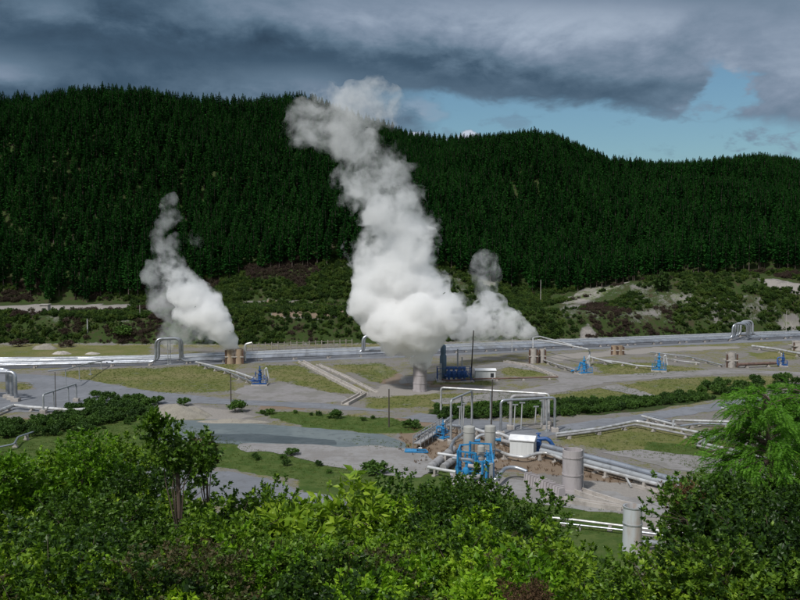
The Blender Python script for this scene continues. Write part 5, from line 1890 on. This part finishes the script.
def puffs(name, base, balls, depth, m, seed, parent=None, vox=0.55, sub=9, disp=1.1):
    """cauliflower envelope: big balls, each studded with smaller ones, fused by a voxel remesh"""
    rng = np.random.default_rng(seed)
    k = FPX / depth
    VV, FF, n0 = [], [], 0

    def add(c, r):
        nonlocal n0
        VV.append(ICO[0] * r + c)
        FF.append(ICO[1] + n0)
        n0 += len(ICO[0])
    for (px_, py_, rp) in balls:
        c = np.array(WD(px_, py_, depth)) + np.array([0, rng.normal() * rp / k * 0.35, 0])
        r = rp / k
        add(c, r * 1.06)
        for _ in range(sub):
            d = rng.normal(size=3)
            d /= np.linalg.norm(d)
            add(c + d * r * 0.85, r * rng.uniform(0.28, 0.55))
    V = np.concatenate(VV) - np.array(base)
    me = mesh_np(name, V, np.concatenate(FF), m, True)
    o = link(name, me, parent)
    if parent is None:
        o.location = base
    rm = o.modifiers.new('fuse', 'REMESH')
    rm.mode = 'VOXEL'
    rm.voxel_size = vox
    rm.use_smooth_shade = True
    tx = bpy.data.textures.new(name + '_billow', 'CLOUDS')
    tx.noise_scale = 3.2
    tx.noise_depth = 3
    dm = o.modifiers.new('billow', 'DISPLACE')
    dm.texture = tx
    dm.strength = disp * 2
    dm.mid_level = 0.42
    tx2 = bpy.data.textures.new(name + '_curl', 'CLOUDS')
    tx2.noise_scale = 1.3
    tx2.noise_depth = 2
    dm2 = o.modifiers.new('curl', 'DISPLACE')
    dm2.texture = tx2
    dm2.strength = disp * 0.9
    dm2.mid_level = 0.5
    return o


mainb = W(420, 391)
k0 = FPX / mainb.y
big = [(421, 366, 6), (420, 361, 8), (422, 353, 10), (415, 345, 12), (402, 336, 18), (428, 336, 16), (388, 322, 24), (368, 300, 19), (420, 318, 28), (448, 313, 20), (400, 298, 32), (372, 276, 21), (362, 252, 17), (398, 270, 28), (428, 285, 23), (382, 243, 26),
       (416, 245, 25), (428, 225, 17), (396, 213, 28), (366, 195, 24), (402, 188, 22), (345, 205, 13), (352, 178, 19), (375, 165, 24), (392, 150, 15), (352, 145, 22), (330, 138, 20), (308, 126, 20), (290, 134, 13), (335, 112, 24),
       (362, 105, 26), (388, 106, 20), (322, 95, 17), (376, 90, 13)]
t_ = thing('steam_plume', 'tallest white steam plume, billowing from the grey silencer up past the ridge', 'steam', mainb)
puffs('vapour', mainb, big, mainb.y, steam_mat('steam_dense', 0.85, 0.37, 0.14, 0.17, (7, 46), 0.475, dtop=0.17, axis=(mainb, 420, [(388, 420, 9), (360, 421, 16), (345, 412, 40), (325, 405, 56), (300, 402, 58), (275, 394, 48), (250, 392, 40), (225, 398, 40), (205, 388, 42), (180, 378, 40), (160, 372, 38), (140, 350, 50), (120, 340, 60), (100, 356, 52), (82, 368, 36)])), 1, t_)
lb = W(235, 363.5)
t_ = thing('steam_plume', 'smaller white steam plume drifting left from the twin timber silencer', 'steam', lb)
puffs('vapour', lb, [(235, 352, 4.5), (233, 347, 6), (229, 340, 9), (220, 329, 13), (210, 317, 18), (198, 304, 21), (188, 292, 18), (180, 278, 14), (170, 262, 14), (162, 248, 13), (188, 318, 14), (178, 243, 9), (198, 240, 8), (158, 234, 8), (166, 222, 10), (170, 205, 10), (178, 214, 9)], lb.y,
      steam_mat('steam_left', 0.7, 0.37, 0.15, 0.2, (8, 32), 0.49, dtop=0.12, axis=(lb, 235, [(363, 235, 7), (345, 231, 12), (330, 220, 18), (318, 208, 25), (305, 196, 29), (290, 185, 27), (275, 178, 23), (262, 170, 20), (248, 172, 26), (235, 170, 26), (215, 170, 14), (190, 170, 10)])), 2, t_, vox=0.5, disp=0.9)
puffs('thin_vapour', lb, [(200, 335, 14), (180, 325, 18), (165, 300, 18), (180, 300, 16), (155, 275, 14), (168, 335, 12)], lb.y + 7, steam_mat('steam_thin', 0.16, 0.42, 0.22, 0.18), 3, t_, vox=0.6)
rb = W(536, 363)
t_ = thing('steam_plume', 'low steam plume drifting left from the right silencer towards the tallest plume', 'steam', rb)
puffs('vapour', rb, [(534, 335, 4), (524, 329, 9), (510, 323, 13), (494, 320, 16), (476, 322, 17), (460, 326, 14), (488, 303, 11), (500, 305, 8)], rb.y, steam_mat('steam_right', 0.38, 0.42, 0.14, 0.25), 4, t_, vox=0.5, disp=0.9)
puffs('thin_vapour', rb, [(485, 262, 13), (478, 268, 9), (492, 275, 8), (486, 288, 11), (480, 278, 9), (490, 298, 10), (470, 340, 12), (490, 338, 12), (510, 340, 8)], rb.y, steam_mat('steam_wisp', 0.14, 0.41, 0.2, 0.22), 5, t_, vox=0.5)
gb = W(385, 385)
t_ = thing('steam_plume', 'faint low drift of steam over the bare brown ground left of the largest plume', 'steam', gb)
puffs('thin_vapour', gb, [(380, 368, 12), (362, 360, 10), (395, 380, 9), (345, 352, 8), (405, 388, 6)], gb.y, steam_mat('steam_drift', 0.07, 0.46, 0.2, 0.2), 6, t_, vox=0.5)
